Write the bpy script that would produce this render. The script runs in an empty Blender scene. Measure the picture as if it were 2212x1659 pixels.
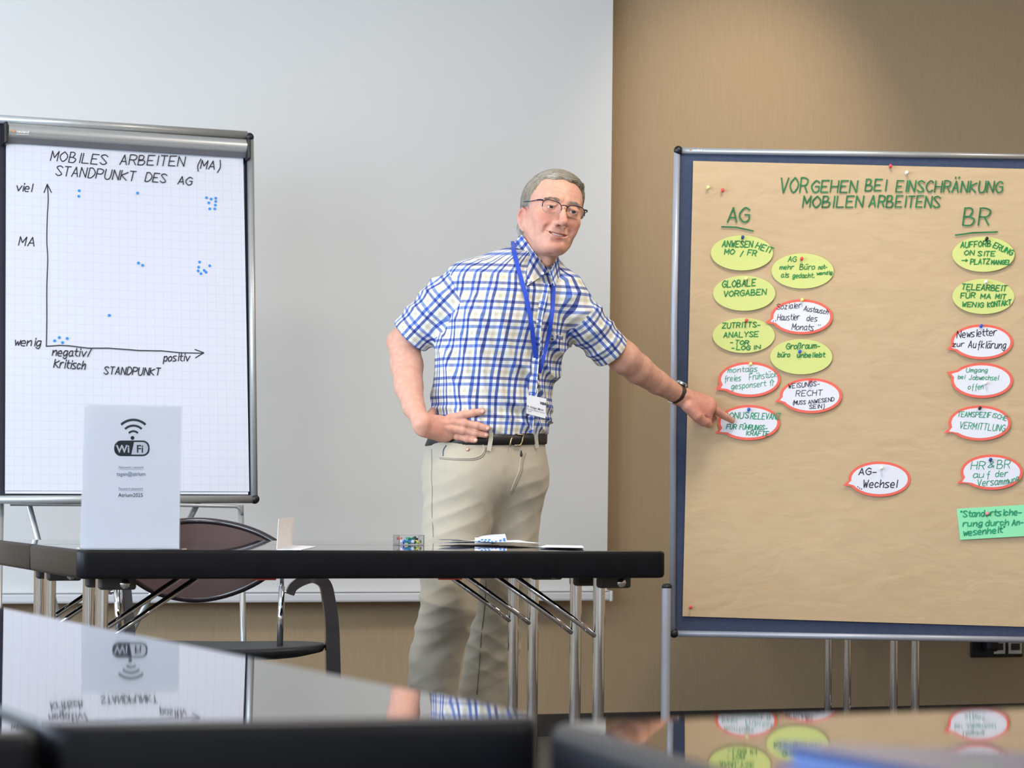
import bpy, bmesh, math, random
import numpy as np
from mathutils import Vector, Matrix
random.seed(7); np.random.seed(7)
SC = bpy.context.scene
COL = SC.collection

# ------------------------------------------------------------------ camera
F = 5400.0; CX = 1106.0; HY = 1080.0; ROLL = 0.0100; PHI = math.radians(20.8); CAMZ = 0.854
FW = Vector((math.sin(PHI), math.cos(PHI), 0)); RT = Vector((math.cos(PHI), -math.sin(PHI), 0)); UP = Vector((0, 0, 1))
cam_d = bpy.data.cameras.new('camera'); cam = bpy.data.objects.new('camera', cam_d); COL.objects.link(cam)
cam_d.sensor_width = 36; cam_d.lens = F / 2212 * 36
cam_d.shift_y = (HY - 829.5) / 2212
cr, sr = math.cos(ROLL), math.sin(ROLL)
X_ = RT * cr + UP * sr; Y_ = UP * cr - RT * sr          # image right / image up
m = Matrix((( X_.x, Y_.x, -FW.x, 0), (X_.y, Y_.y, -FW.y, 0), (X_.z, Y_.z, -FW.z, CAMZ), (0, 0, 0, 1)))
cam.matrix_world = m
cam_d.clip_start = 0.05
cam_d.dof.use_dof = True; cam_d.dof.focus_distance = 6.6; cam_d.dof.aperture_fstop = 12.0
SC.camera = cam
CAMP = Vector((0, 0, CAMZ))
SC.view_settings.view_transform = 'Standard'; SC.view_settings.look = 'None'
SC.view_settings.gamma = 1; SC.view_settings.exposure = -0.36
SC.view_settings.use_curve_mapping = False

# ------------------------------------------------------------------ world, daylight and lamps
wd = bpy.data.worlds.new('world'); SC.world = wd; wd.use_nodes = True
bg = wd.node_tree.nodes['Background']; bg.inputs[0].default_value = (0.62, 0.78, 1.0, 1); bg.inputs[1].default_value = 1.6

def area(name, loc, target, sx, sy, power, color):
    d = bpy.data.lights.new(name, 'AREA'); d.shape = 'RECTANGLE'; d.size = sx; d.size_y = sy; d.energy = power; d.color = color
    o = bpy.data.objects.new(name, d); COL.objects.link(o); o.location = loc
    o.rotation_euler = (Vector(target) - Vector(loc)).to_track_quat('-Z', 'Y').to_euler()
    return o
def spot(name, loc, target, power, color, ang, blend, r=0.05):
    d = bpy.data.lights.new(name, 'SPOT'); d.energy = power; d.color = color; d.spot_size = math.radians(ang); d.spot_blend = blend; d.shadow_soft_size = r
    o = bpy.data.objects.new(name, d); COL.objects.link(o); o.location = loc
    o.rotation_euler = (Vector(target) - Vector(loc)).to_track_quat('-Z', 'Y').to_euler()
    return o
WALL_Y = 8.42; WALL_L = -2.2; WALL_R = 7.6; WALL_F = -4.0; CEIL = 3.05
COOL = (0.68, 0.82, 1.0); WARM = (1.0, 0.90, 0.78)
for wy in (-1.4, 1.6, 4.6):
    area('window_daylight', (WALL_L + 0.03, wy, 1.75), (WALL_L + 4, wy, 1.55), 2.2, 1.9, 185, COOL)
area('window_daylight', (WALL_L + 0.03, 7.1, 1.75), (WALL_L + 4, 7.1, 1.55), 2.0, 1.9, 120, COOL)  # fourth window lamp, added to put cool sheen on table ends and chrome
for (lx, ly) in ((0.6, 5.2), (3.0, 5.6), (5.4, 5.2), (1.0, 2.0), (3.6, 2.0), (2.0, -1.5), (5.2, -1.0)):
    area('ceiling_panel_light', (lx, ly, CEIL - 0.03), (lx, ly, 0), 0.6, 0.6, 44, WARM)
spot('wall_washer_light', (4.25, 7.2, CEIL - 0.05), (4.10, 8.42, 2.16), 62, (1.0, 0.84, 0.66), 62, 1.0)

# ------------------------------------------------------------------ pixel helpers (2212x1659 frame)
def cdir(px, py):
    u, v = px - CX, py - HY
    ut = u * cr + v * sr; vt = -u * sr + v * cr
    return FW + RT * (ut / F) - UP * (vt / F)
def P(px, py, d): return CAMP + cdir(px, py) * d
def onz(px, py, z):
    r = cdir(px, py); return CAMP + r * ((z - CAMZ) / r.z)
def onplane(px, py, o, n):
    r = cdir(px, py); return CAMP + r * ((o - CAMP).dot(n) / r.dot(n))
def depth(p): return (Vector(p) - CAMP).dot(FW)

# ------------------------------------------------------------------ materials
def srgb(r, g, b):
    def c(v):
        v /= 255.0
        return v / 12.92 if v <= 0.04045 else ((v + 0.055) / 1.055) ** 2.4
    return (c(r), c(g), c(b), 1)
MATS = {}
def mat(name, col, rough=0.5, metal=0.0, spec=0.5, bump=None, var=None, trans=0, ior=1.45, coat=0, sheen=0, coords='Object'):
    if name in MATS: return MATS[name]
    m_ = bpy.data.materials.new(name); m_.use_nodes = True; nt = m_.node_tree; b = nt.nodes['Principled BSDF']
    b.inputs['Base Color'].default_value = col; b.inputs['Roughness'].default_value = rough; b.inputs['Metallic'].default_value = metal
    b.inputs['Specular IOR Level'].default_value = spec; b.inputs['IOR'].default_value = ior
    b.inputs['Transmission Weight'].default_value = trans; b.inputs['Coat Weight'].default_value = coat
    b.inputs['Sheen Weight'].default_value = sheen
    tc = nt.nodes.new('ShaderNodeTexCoord')
    if var:   # (scale, amount, stretch)
        mp = nt.nodes.new('ShaderNodeMapping'); mp.inputs['Scale'].default_value = var[2] if len(var) > 2 else (1, 1, 1)
        no = nt.nodes.new('ShaderNodeTexNoise'); no.inputs['Scale'].default_value = var[0]; no.inputs['Detail'].default_value = 5
        nt.links.new(tc.outputs[coords], mp.inputs[0]); nt.links.new(mp.outputs[0], no.inputs[0])
        rp = nt.nodes.new('ShaderNodeValToRGB')
        a = var[1]
        rp.color_ramp.elements[0].position = 0.3; rp.color_ramp.elements[1].position = 0.7
        rp.color_ramp.elements[0].color = (col[0] * (1 - a), col[1] * (1 - a), col[2] * (1 - a), 1)
        rp.color_ramp.elements[1].color = (min(1, col[0] * (1 + a)), min(1, col[1] * (1 + a)), min(1, col[2] * (1 + a)), 1)
        nt.links.new(no.outputs[0], rp.inputs[0]); nt.links.new(rp.outputs[0], b.inputs['Base Color'])
    if bump:  # (scale, strength, distance, stretch)
        mp = nt.nodes.new('ShaderNodeMapping'); mp.inputs['Scale'].default_value = bump[3] if len(bump) > 3 else (1, 1, 1)
        no = nt.nodes.new('ShaderNodeTexNoise'); no.inputs['Scale'].default_value = bump[0]; no.inputs['Detail'].default_value = 4
        nt.links.new(tc.outputs[coords], mp.inputs[0]); nt.links.new(mp.outputs[0], no.inputs[0])
        bp = nt.nodes.new('ShaderNodeBump'); bp.inputs['Strength'].default_value = bump[1]; bp.inputs['Distance'].default_value = bump[2]
        nt.links.new(no.outputs[0], bp.inputs['Height']); nt.links.new(bp.outputs[0], b.inputs['Normal'])
    MATS[name] = m_
    return m_

wallpaper = mat('tan_wallpaper', srgb(180, 157, 126), 0.75, spec=0.25, var=(9, 0.035, (14, 14, 1)), bump=(160, 0.35, 0.002, (1, 1, 0.35)))
wall_white = mat('white_wall_paint', srgb(225, 222, 214), 0.8, var=(3, 0.03))
ceil_m = mat('ceiling_paint', srgb(230, 228, 222), 0.85, var=(2, 0.02))
floor_m = mat('grey_carpet', srgb(96, 88, 80), 0.95, var=(60, 0.25), bump=(300, 0.6, 0.004))
screen_m = mat('screen_fabric', srgb(228, 227, 224), 0.85, spec=0.2, bump=(500, 0.15, 0.0006), var=(1.2, 0.012))
screen_bar_m = mat('screen_bar_white', srgb(224, 224, 226), 0.4)
alu = mat('brushed_aluminium', srgb(176, 178, 178), 0.36, metal=0.5, var=(30, 0.05, (1, 1, 12)))
alu_pale = mat('pale_grey_post', srgb(172, 176, 188), 0.4, metal=0.35, var=(20, 0.03))
chrome = mat('chrome', srgb(215, 215, 218), 0.06, metal=1.0, var=(8, 0.03))
black_pl = mat('black_plastic', srgb(26, 26, 30), 0.4, var=(30, 0.15))
grey_pl = mat('dark_grey_hinge', srgb(60, 56, 54), 0.45, var=(30, 0.12))
table_top_m = mat('black_laminate', srgb(20, 19, 23), 0.02, spec=1.0, ior=2.3, var=(14, 0.12), coat=0.5)
table_edge_m = mat('black_rubber_edge', srgb(13, 13, 18), 0.36, spec=0.25, var=(25, 0.2), bump=(350, 0.12, 0.0006))
felt = mat('slate_felt', srgb(58, 68, 92), 0.9, var=(80, 0.1), bump=(400, 0.3, 0.0008))
board_dark = mat('dark_chart_board', srgb(26, 28, 44), 0.4, var=(20, 0.1))
paper_w = mat('white_paper', srgb(212, 215, 224), 0.7, var=(4, 0.012), bump=(6, 0.08, 0.004))
sign_paper = mat('sign_paper', srgb(240, 242, 248), 0.6, var=(4, 0.01))
card_y = mat('yellow_card', srgb(200, 208, 126), 0.7, var=(5, 0.02), bump=(200, 0.08, 0.0004))
card_w = mat('white_card', srgb(216, 218, 228), 0.65, var=(5, 0.01))
card_o = mat('coral_card', srgb(228, 100, 84), 0.65, var=(5, 0.02))
card_g = mat('mint_card', srgb(138, 220, 168), 0.7, var=(5, 0.02))
ink_g = mat('green_ink', srgb(18, 122, 62), 0.6, var=(40, 0.25))
ink_t = mat('teal_ink', srgb(20, 140, 100), 0.6, var=(40, 0.25))
ink_d = mat('dark_green_ink', srgb(24, 110, 62), 0.6, var=(40, 0.3))
ink_k = mat('black_ink', srgb(26, 24, 36), 0.6, var=(40, 0.2))
dot_b = mat('blue_sticker', srgb(24, 132, 222), 0.5, var=(30, 0.05))
print_k = mat('dark_print', srgb(28, 40, 54), 0.6, var=(40, 0.1))
print_s = mat('grey_print', srgb(110, 124, 150), 0.6, var=(40, 0.1))
acrylic = mat('clear_acrylic', (0.96, 0.97, 1, 1), 0.03, trans=1.0, ior=1.3, var=(3, 0.01))
logo_w = mat('logo_white', srgb(240, 240, 240), 0.5, var=(30, 0.02))
logo_o = mat('logo_orange', srgb(214, 140, 90), 0.5, var=(30, 0.05))
chair_wood = mat('dark_lacquered_wood', srgb(34, 24, 26), 0.22, spec=0.6, coat=0.4, var=(6, 0.2, (1, 1, 8)))
chair_shell = mat('brown_lacquered_shell', srgb(92, 72, 68), 0.3, spec=0.6, coat=0.4, var=(5, 0.15))
seat_m = mat('black_seat_pad', srgb(30, 32, 36), 0.5, var=(40, 0.2), bump=(300, 0.3, 0.001))
red_tab = mat('red_label', srgb(214, 86, 72), 0.5, var=(30, 0.05))

# ------------------------------------------------------------------ object helpers
def thing(name, label, cat, loc=(0, 0, 0), group=None):
    o = bpy.data.objects.new(name, None); COL.objects.link(o); o.location = loc; o.empty_display_size = 0.05
    o['label'] = label; o['category'] = cat
    if group: o['group'] = group
    return o
def tag(o, label, cat, group=None):
    o['label'] = label; o['category'] = cat
    if group: o['group'] = group
    return o
def struct(o): o['kind'] = 'structure'; return o
def rootloc(o):
    v = Vector((0, 0, 0))
    while o is not None: v = v + o.location; o = o.parent
    return v
def mk(name, verts, faces, material, parent=None, smooth=False, uvs=None, origin=None, autosm=None):
    me = bpy.data.meshes.new(name)
    off = rootloc(parent) if parent is not None else Vector((0, 0, 0))
    if origin is not None: off = Vector(origin)
    me.from_pydata([tuple(Vector(v) - off) for v in verts], [], faces); me.update()
    if material is not None:
        for mm in (material if isinstance(material, (list, tuple)) else [material]): me.materials.append(mm)
    o = bpy.data.objects.new(name, me); COL.objects.link(o)
    if parent is not None: o.parent = parent
    if origin is not None: o.location = Vector(origin) - (rootloc(parent) if parent is not None else Vector((0, 0, 0)))
    if smooth:
        me.polygons.foreach_set('use_smooth', [True] * len(me.polygons))
        if autosm:
            me.set_sharp_from_angle(angle=math.radians(autosm))
    if uvs is not None:
        l = me.uv_layers.new(name='UVMap')
        for lp in me.loops: l.data[lp.index].uv = uvs[lp.vertex_index]
    return o
class G:
    """collects geometry"""
    def __init__(s): s.v = []; s.f = []
    def add(s, v, f):
        n = len(s.v); s.v += [Vector(p) for p in v]; s.f += [tuple(i + n for i in q) for q in f]; return s
    def build(s, name, material, parent=None, smooth=False, origin=None, autosm=None): return mk(name, s.v, s.f, material, parent, smooth, origin=origin, autosm=autosm)
def fr(o, x, y, z): return (Vector(o), Vector(x).normalized(), Vector(y).normalized(), Vector(z).normalized())
WORLD = fr((0, 0, 0), (1, 0, 0), (0, 1, 0), (0, 0, 1))
def box(g, c, size, axes=None, bev=0.0, seg=2):
    ax = axes or (Vector((1, 0, 0)), Vector((0, 1, 0)), Vector((0, 0, 1)))
    bm = bmesh.new(); bmesh.ops.create_cube(bm, size=1)
    for v in bm.verts: v.co = Vector((v.co.x * size[0], v.co.y * size[1], v.co.z * size[2]))
    if bev > 0: bmesh.ops.bevel(bm, geom=list(bm.edges), offset=bev, segments=seg, affect='EDGES', profile=0.5)
    bm.verts.index_update(); c = Vector(c)
    vs = [c + ax[0] * v.co.x + ax[1] * v.co.y + ax[2] * v.co.z for v in bm.verts]
    fs = [tuple(v.index for v in f.verts) for f in bm.faces]; bm.free()
    g.add(vs, fs); return g
def tube(g, pts, r, n=12, caps=True, ell=None):
    """tube along points; r scalar or list; ell=(axis vector, factor) flattens"""
    pts = [Vector(p) for p in pts]; k = len(pts)
    rs = r if isinstance(r, (list, tuple)) else [r] * k
    prev = None; vs = []
    for i, p in enumerate(pts):
        t = (pts[min(i + 1, k - 1)] - pts[max(i - 1, 0)]).normalized()
        if prev is None:
            a = Vector((0, 0, 1)) if abs(t.z) < 0.9 else Vector((1, 0, 0))
            n1 = t.cross(a).normalized()
        else:
            n1 = (prev - t * prev.dot(t)).normalized()
        prev = n1; n2 = t.cross(n1)
        for j in range(n):
            a = 2 * math.pi * j / n
            q = (n1 * math.cos(a) + n2 * math.sin(a)) * rs[i]
            if ell: q = q + ell[0] * (q.dot(ell[0]) * (ell[1] - 1))
            vs.append(p + q)
    fs = []
    for i in range(k - 1):
        for j in range(n):
            fs.append((i * n + j, i * n + (j + 1) % n, (i + 1) * n + (j + 1) % n, (i + 1) * n + j))
    if caps: fs.append(tuple(range(n - 1, -1, -1))); fs.append(tuple((k - 1) * n + j for j in range(n)))
    g.add(vs, fs); return g
def cr_(pts, sub=6, closed=False):
    """catmull-rom through vectors/tuples"""
    pts = [Vector(p) for p in pts]; out = []; n = len(pts)
    rng = range(n if closed else n - 1)
    for i in rng:
        if closed: p0, p1, p2, p3 = pts[i - 1], pts[i], pts[(i + 1) % n], pts[(i + 2) % n]
        else: p0, p1, p2, p3 = pts[max(i - 1, 0)], pts[i], pts[i + 1], pts[min(i + 2, n - 1)]
        for s in range(sub):
            t = s / sub
            out.append(0.5 * ((2 * p1) + (p2 - p0) * t + (2 * p0 - 5 * p1 + 4 * p2 - p3) * t * t + (3 * p1 - p0 - 3 * p2 + p3) * t ** 3))
    if not closed: out.append(pts[-1])
    return out
def prism(g, poly, nrm, th):
    """poly list of 3D points (counter clockwise seen from +nrm); extrude back by th"""
    poly = [Vector(p) for p in poly]; n = len(poly); nrm = Vector(nrm)
    vs = poly + [p - nrm * th for p in poly]
    fs = [tuple(range(n)), tuple(range(2 * n - 1, n - 1, -1))] + [(i, i + n, (i + 1) % n + n, (i + 1) % n) for i in range(n)]
    g.add(vs, fs); return g
def sphere(g, c, r, nu=12, nv=8, axes=None, sc=(1, 1, 1)):
    ax = axes or (Vector((1, 0, 0)), Vector((0, 1, 0)), Vector((0, 0, 1))); c = Vector(c); vs = []; fs = []
    for i in range(1, nv):
        th = math.pi * i / nv
        for j in range(nu):
            a = 2 * math.pi * j / nu
            vs.append(c + ax[0] * (r * sc[0] * math.sin(th) * math.cos(a)) + ax[1] * (r * sc[1] * math.sin(th) * math.sin(a)) + ax[2] * (r * sc[2] * math.cos(th)))
    for i in range(nv - 2):
        for j in range(nu): fs.append((i * nu + j, (i + 1) * nu + j, (i + 1) * nu + (j + 1) % nu, i * nu + (j + 1) % nu))
    t = len(vs); vs.append(c + ax[2] * r * sc[2]); b = len(vs); vs.append(c - ax[2] * r * sc[2])
    for j in range(nu):
        fs.append((t, j, (j + 1) % nu)); fs.append((b, (nv - 2) * nu + (j + 1) % nu, (nv - 2) * nu + j))
    g.add(vs, fs); return g

# ------------------------------------------------------------------ hand lettering: strokes, x y digits, baseline y=2, x-height 6, capital 8
GL = {
'A': '02 28 42/14 34', 'B': '02 08/~08 28 37 25 05/~05 25 44 32 02', 'C': '~47 28 06 04 22 43', 'D': '02 08/~08 28 46 44 22 02',
'E': '48 08 02 42/05 35', 'F': '48 08 02/05 35', 'G': '~47 28 06 04 22 43 45/45 25', 'H': '02 08/42 48/05 45', 'I': '12 18', 'J': '~38 33 12 03',
'K': '02 08/47 05 42', 'L': '08 02 42', 'M': '02 08 24 48 42', 'N': '02 08 42 48', 'O': '~28 06 04 22 44 46 28', 'P': '02 08/~08 28 47 35 05',
'R': '02 08/~08 28 47 35 05/25 42', 'S': '~47 28 07 25 43 22 03', 'T': '08 48/28 22', 'U': '~08 04 12 32 44 48', 'V': '08 22 48', 'W': '08 12 26 32 48',
'X': '02 48/08 42', 'Y': '08 25 48/25 22', 'Z': '08 48 02 42',
'a': '~36 16 04 12 33/36 33 42', 'b': '08 02/~04 26 35 33 22 02', 'c': '~35 16 04 12 33', 'd': '~35 16 04 12 33/38 32', 'e': '~04 34 26 05 03 12 32',
'f': '~38 27 24 20/15 35', 'g': '~36 16 04 12 34/~36 32 20 01', 'h': '08 02/~04 26 35 32', 'i': '16 12/17 18', 'j': '~16 12 00/17 18', 'k': '08 02/36 04 32',
'l': '18 12', 'm': '06 02/~04 16 25 22/~24 36 45 42', 'n': '06 02/~04 26 35 32', 'o': '~26 05 03 12 33 35 26', 'p': '06 00/~05 26 35 33 22 03',
'r': '06 02/~04 16 36', 's': '~36 16 05 33 22 02', 't': '18 13 32/06 36', 'u': '~06 03 12 33/36 32', 'v': '06 22 46', 'w': '06 12 25 32 46', 'y': '06 24/36 10',
'z': '06 36 02 32', '\u00df': '~01 07 28 37 25 34 22', '-': '04 34', '/': '12 38', '(': '~29 15 13 20', ')': '~19 25 23 10', '.': '12 13', '"': '08 07/18 17',
',': '12 11', '&': '~42 17 28 37 03 12 44', '\u2192': '05 45/37 45 33', '\u2191': '12 18/32 38/06 29 46', 'x': '02 36/06 32', "'": '18 17',
}
GW = {'I': 2.4, 'i': 2.2, 'l': 2.2, '.': 2, ' ': 3, 't': 3.6, 'm': 5.4, '"': 2.6, '(': 3, ')': 3, ',': 2, 'r': 4, 'j': 3, "'": 2}
UML = {'\u00c4': 'A', '\u00d6': 'O', '\u00dc': 'U', '\u00e4': 'a', '\u00f6': 'o', '\u00fc': 'u'}
def strokes(text):
    """-> list of polylines (x, y) in units, y relative to the baseline, capital = 6; total width"""
    x = 0; out = []
    for ch in text:
        base = UML.get(ch, ch)
        if base in GL:
            lists = GL[base].split('/')
            if ch in UML:
                y0 = 9.4 if ch.isupper() else 7.6
                lists = lists + [(1, y0), (3, y0)]
            for s in lists:
                if isinstance(s, tuple): out.append([(x + s[0], s[1] - 2), (x + s[0] + 0.25, s[1] - 1.3)]); continue
                sm = s[0] == '~'; pts = [(int(q[0]), int(q[1])) for q in s.lstrip('~').split()]
                if sm: pts = [(p.x, p.y) for p in cr_([(a, b, 0) for a, b in pts], 4)]
                out.append([(x + a, b - 2) for a, b in pts])
        lower = ch.islower()
        x += GW.get(base, 4.6 if lower else 5.5)
    return out, max(x - 1.2, 1)
def ribbon(g, pts, w, n, lift):
    """flat stroke on the plane with normal n"""
    pts = [Vector(p) + n * lift for p in pts]; k = len(pts)
    for i in range(k - 1):
        t = pts[i + 1] - pts[i]; l_ = t.length
        if l_ < 1e-7: continue
        t = t / l_; s = n.cross(t) * (w / 2); e = t * (w * 0.32)
        a, b = pts[i] - e, pts[i + 1] + e; lf = n * (0.00004 * (i % 3))
        vs = [a + s + lf, a - s + lf, b - s + lf, b + s + lf]
        g.add(vs, [(0, 1, 2, 3)] if (vs[1] - vs[0]).cross(vs[3] - vs[0]).dot(n) > 0 else [(3, 2, 1, 0)])
def write(g, lines, plane, w, lift=0.0006, slant=0.12, jit=0.15, seed=1):
    """lines: (text, x0, y0, x1, y1, cap height px) on plane (o, n)"""
    rnd = random.Random(seed); o, n = plane
    for (text, x0, y0, x1, y1, h) in lines:
        st, W = strokes(text)
        dx, dy = x1 - x0, y1 - y0; L = math.hypot(dx, dy); ex = (dx / L, dy / L); sx = L / W; sy = h / 6.0
        for pl in st:
            jx, jy = rnd.uniform(-jit, jit), rnd.uniform(-jit, jit)
            q = []
            for (a, b) in pl:
                a2 = (a + jx) * sx + b * sy * slant; b2 = (b + jy) * sy
                q.append(onplane(x0 + ex[0] * a2 + ex[1] * b2, y0 + ex[1] * a2 - ex[0] * b2, o, n))
            ribbon(g, q, w, n, lift)
    return g
def pxline(g, pxs, plane, w, lift=0.0006):
    o, n = plane; ribbon(g, [onplane(x, y, o, n) for x, y in pxs], w, n, lift)
def printed(name, text, px, py, hpx, plane, material, parent, align='CENTER', lift=0.0008, bold=0.0, ang=0.0, wscale=1.0):
    """printed lettering made from the built-in font, laid on a plane; px,py = centre (or left) of the baseline"""
    o, n = plane
    cu = bpy.data.curves.new(name, 'FONT'); cu.body = text; cu.align_x = align; cu.size = 1.0; cu.offset = bold; cu.resolution_u = 3
    ob = bpy.data.objects.new(name, cu); COL.objects.link(ob)
    dg = bpy.context.evaluated_depsgraph_get(); me = bpy.data.meshes.new_from_object(ob.evaluated_get(dg)); bpy.data.objects.remove(ob)
    ca, sa = math.cos(ang), math.sin(ang)
    vs = []
    for v in me.vertices:
        a, b = v.co.x * hpx / 0.72 * wscale, v.co.y * hpx / 0.72
        vs.append(onplane(px + a * ca + b * sa, py + a * sa - b * ca, o, n) + n * lift)
    fs = [tuple(p.vertices) for p in me.polygons]; bpy.data.meshes.remove(me)
    return mk(name, vs, fs, material, parent)

# ------------------------------------------------------------------ the room
def slab(name, c, s, material, parent=None, bev=0):
    g = G(); box(g, c, s, bev=bev); return g.build(name, material, parent)
LX = WALL_R - WALL_L; LY = WALL_Y - WALL_F; MX = (WALL_L + WALL_R) / 2; MY = (WALL_Y + WALL_F) / 2
struct(slab('floor', (MX, MY, -0.05), (LX + 0.4, LY + 0.4, 0.1), floor_m))
struct(slab('ceiling', (MX, MY, CEIL + 0.05), (LX + 0.4, LY + 0.4, 0.1), ceil_m))
struct(slab('wall_back', (MX, WALL_Y + 0.05, CEIL / 2), (LX + 0.2, 0.1, CEIL), wallpaper))
struct(slab('wall_right', (WALL_R + 0.05, MY, CEIL / 2), (0.1, LY, CEIL), wallpaper))
struct(slab('wall_front', (MX, WALL_F - 0.05, CEIL / 2), (LX + 0.2, 0.1, CEIL), wall_white))
g = G()
box(g, (WALL_L - 0.05, MY, 0.4), (0.1, LY, 0.8)); box(g, (WALL_L - 0.05, MY, (2.7 + CEIL) / 2), (0.1, LY, CEIL - 2.7))
edges = [WALL_F, -2.5, -0.3, 0.5, 2.7, 3.5, 5.7, 6.1, 8.1, WALL_Y]
for i in range(0, 10, 2): box(g, (WALL_L - 0.05, (edges[i] + edges[i + 1]) / 2, 1.75), (0.1, edges[i + 1] - edges[i], 1.9))
struct(g.build('wall_left', wall_white))
for i, (wy, wh) in enumerate(((-1.4, 1.1), (1.6, 1.1), (4.6, 1.1), (7.1, 1.0))):  # last window is an unseen addition, made for the extra side light
    g = G()
    for s in (-1, 1): box(g, (WALL_L - 0.06, wy + s * (wh - 0.03), 1.75), (0.06, 0.06, 1.9)); box(g, (WALL_L - 0.06, wy, 1.75 + s * 0.92), (0.06, 2 * wh, 0.06))
    box(g, (WALL_L - 0.06, wy, 1.75), (0.05, 0.05, 1.9))
    w = struct(g.build('window_%d' % (i + 1), screen_bar_m))
g = G(); box(g, (MX, WALL_Y - 0.008, 0.04), (LX, 0.016, 0.08)); struct(g.build('baseboard_back', grey_pl))

# ------------------------------------------------------------------ projection screen hanging in front of the wall
SY = WALL_Y - 0.10
spl = (Vector((0, SY, 0)), Vector((0, -1, 0)))
sr_ = onplane(1311, 1285, *spl); sbl = onplane(-420, 1290, *spl)
SX1 = sr_.x; SX0 = sbl.x; SZ0 = sr_.z; SZ1 = 2.93
scr = thing('projection_screen', 'large white projection screen hanging in front of the tan wall', 'screen', ((SX0 + SX1) / 2, SY, SZ0))
g = G(); N = 40
vs = []; fs = []
for i in range(N + 1):
    for j in range(9):
        u = i / N; x = SX0 + (SX1 - SX0) * u; z = SZ0 + (SZ1 - SZ0) * j / 8
        vs.append((x, SY + 0.0025 * math.sin(u * 9 + j * 0.3), z))
for i in range(N):
    for j in range(8): fs.append((i * 9 + j, (i + 1) * 9 + j, (i + 1) * 9 + j + 1, i * 9 + j + 1))
nb = len(vs); vs += [(v[0], v[1] + 0.002, v[2]) for v in vs]; fs += [tuple(nb + k for k in reversed(f)) for f in list(fs)]
mk('screen_fabric', vs, fs, screen_m, scr, smooth=True)
g = G(); box(g, ((SX0 + SX1) / 2, SY - 0.001, SZ0 - 0.004), (SX1 - SX0 + 0.02, 0.03, 0.034), bev=0.008); box(g, ((SX0 + SX1) / 2, SY - 0.012, SZ0 + 0.016), (SX1 - SX0, 0.012, 0.004), bev=0.001)
g.build('bottom_bar', screen_bar_m, scr)
for xx in (SX0 - 0.011, SX1 + 0.012):
    g = G(); box(g, (xx, SY - 0.001, SZ0 - 0.004), (0.012, 0.034, 0.04), bev=0.005); g.build('end_cap', screen_bar_m, scr)
g = G(); box(g, ((SX0 + SX1) / 2, SY + 0.01, SZ1 + 0.05), (SX1 - SX0 + 0.1, 0.12, 0.11), bev=0.02); g.build('roller_case', screen_bar_m, scr)

# ------------------------------------------------------------------ socket strip on the wall
wpl = (Vector((0, WALL_Y, 0)), Vector((0, -1, 0)))
def wallbox(g, x0, y0, x1, y1, th, off, bev=0.002):
    a = onplane(x0, y1, *wpl); b = onplane(x1, y0, *wpl)
    box(g, ((a.x + b.x) / 2, WALL_Y - off - th / 2, (a.z + b.z) / 2), (b.x - a.x, th, b.z - a.z), bev=bev)
a = onplane(2150, 1404, *wpl)
so = thing('socket_strip', 'black wall socket strip with two white sockets under the pinboard', 'socket', (a.x, WALL_Y, a.z))
g = G(); wallbox(g, 2095, 1378, 2206, 1420, 0.012, 0.0, 0.003); g.build('cover_plate', black_pl, so)
for (x0, x1) in ((2143, 2167), (2174, 2203)):
    g = G(); wallbox(g, x0, 1386, x1, 1412, 0.004, 0.012, 0.001); s = g.build('socket', logo_w, so)
    g = G(); wallbox(g, x0 + 5, 1389, x1 - 5, 1404, 0.003, 0.016, 0.001); g.build('insert', grey_pl, s)
a = onplane(2128, 1396, *wpl)
g = G(); box(g, (a.x, WALL_Y - 0.04, a.z + 0.005), (0.05, 0.055, 0.045), bev=0.012); tag(g.build('power_plug', black_pl), 'black plug sitting in the dark wall socket strip', 'plug')

# ------------------------------------------------------------------ folding tables
def rounded(pts, r, seg=5):
    """rounded plan polygon, pts ccw from above"""
    out = []; n = len(pts)
    for i in range(n):
        p = Vector(pts[i]); a = (Vector(pts[i - 1]) - p).normalized(); b = (Vector(pts[(i + 1) % n]) - p).normalized()
        for k in range(seg + 1):
            t = k / seg; q0 = p + a * r; q1 = p + b * r
            out.append(q0 * (1 - t) ** 2 + p * 2 * t * (1 - t) + q1 * t * t)
    return out
def table_slab(parent, pts, z0, th=0.062, tilt=None, r=0.022):
    """tabletop and rubber edge band; pts = plan corners ccw; tilt=(centre, normal)"""
    pl = rounded([Vector((p[0], p[1], 0)) for p in pts], r); n = len(pl)
    c = sum(pl, Vector()) / n
    def ins(p, d):
        v = c - p; return p + v.normalized() * d
    def zt(p):
        if tilt is None: return z0
        o, nn = tilt; return o.z - ((p.x - o.x) * nn.x + (p.y - o.y) * nn.y) / nn.z
    prof = [(0.010, 0.0), (0.005, -0.0006), (0.0015, -0.003), (0.0, -0.008), (0.0, -th + 0.008), (0.003, -th + 0.002), (0.010, -th)]
    vs = []; fs = []
    for (d, h) in prof:
        for p in pl: q = ins(p, d); vs.append((q.x, q.y, zt(q) + h))
    m_ = len(prof)
    for k in range(m_ - 1):
        for i in range(n): fs.append((k * n + i, (k + 1) * n + i, (k + 1) * n + (i + 1) % n, k * n + (i + 1) % n))
    fs.append(tuple((m_ - 1) * n + i for i in range(n - 1, -1, -1)))
    mk('edge_band', vs, fs, table_edge_m, parent, smooth=True, autosm=50)
    vs = []
    for p in pl: q = ins(p, 0.010); vs.append((q.x, q.y, zt(q)))
    for p in pl: q = ins(p, 0.012); vs.append((q.x, q.y, zt(q) - 0.01))
    fs = [tuple(range(n))] + [(i, i + n, (i + 1) % n + n, (i + 1) % n) for i in range(n)]
    mk('table_top', vs, fs, table_top_m, parent)
TZ = 0.74
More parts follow.
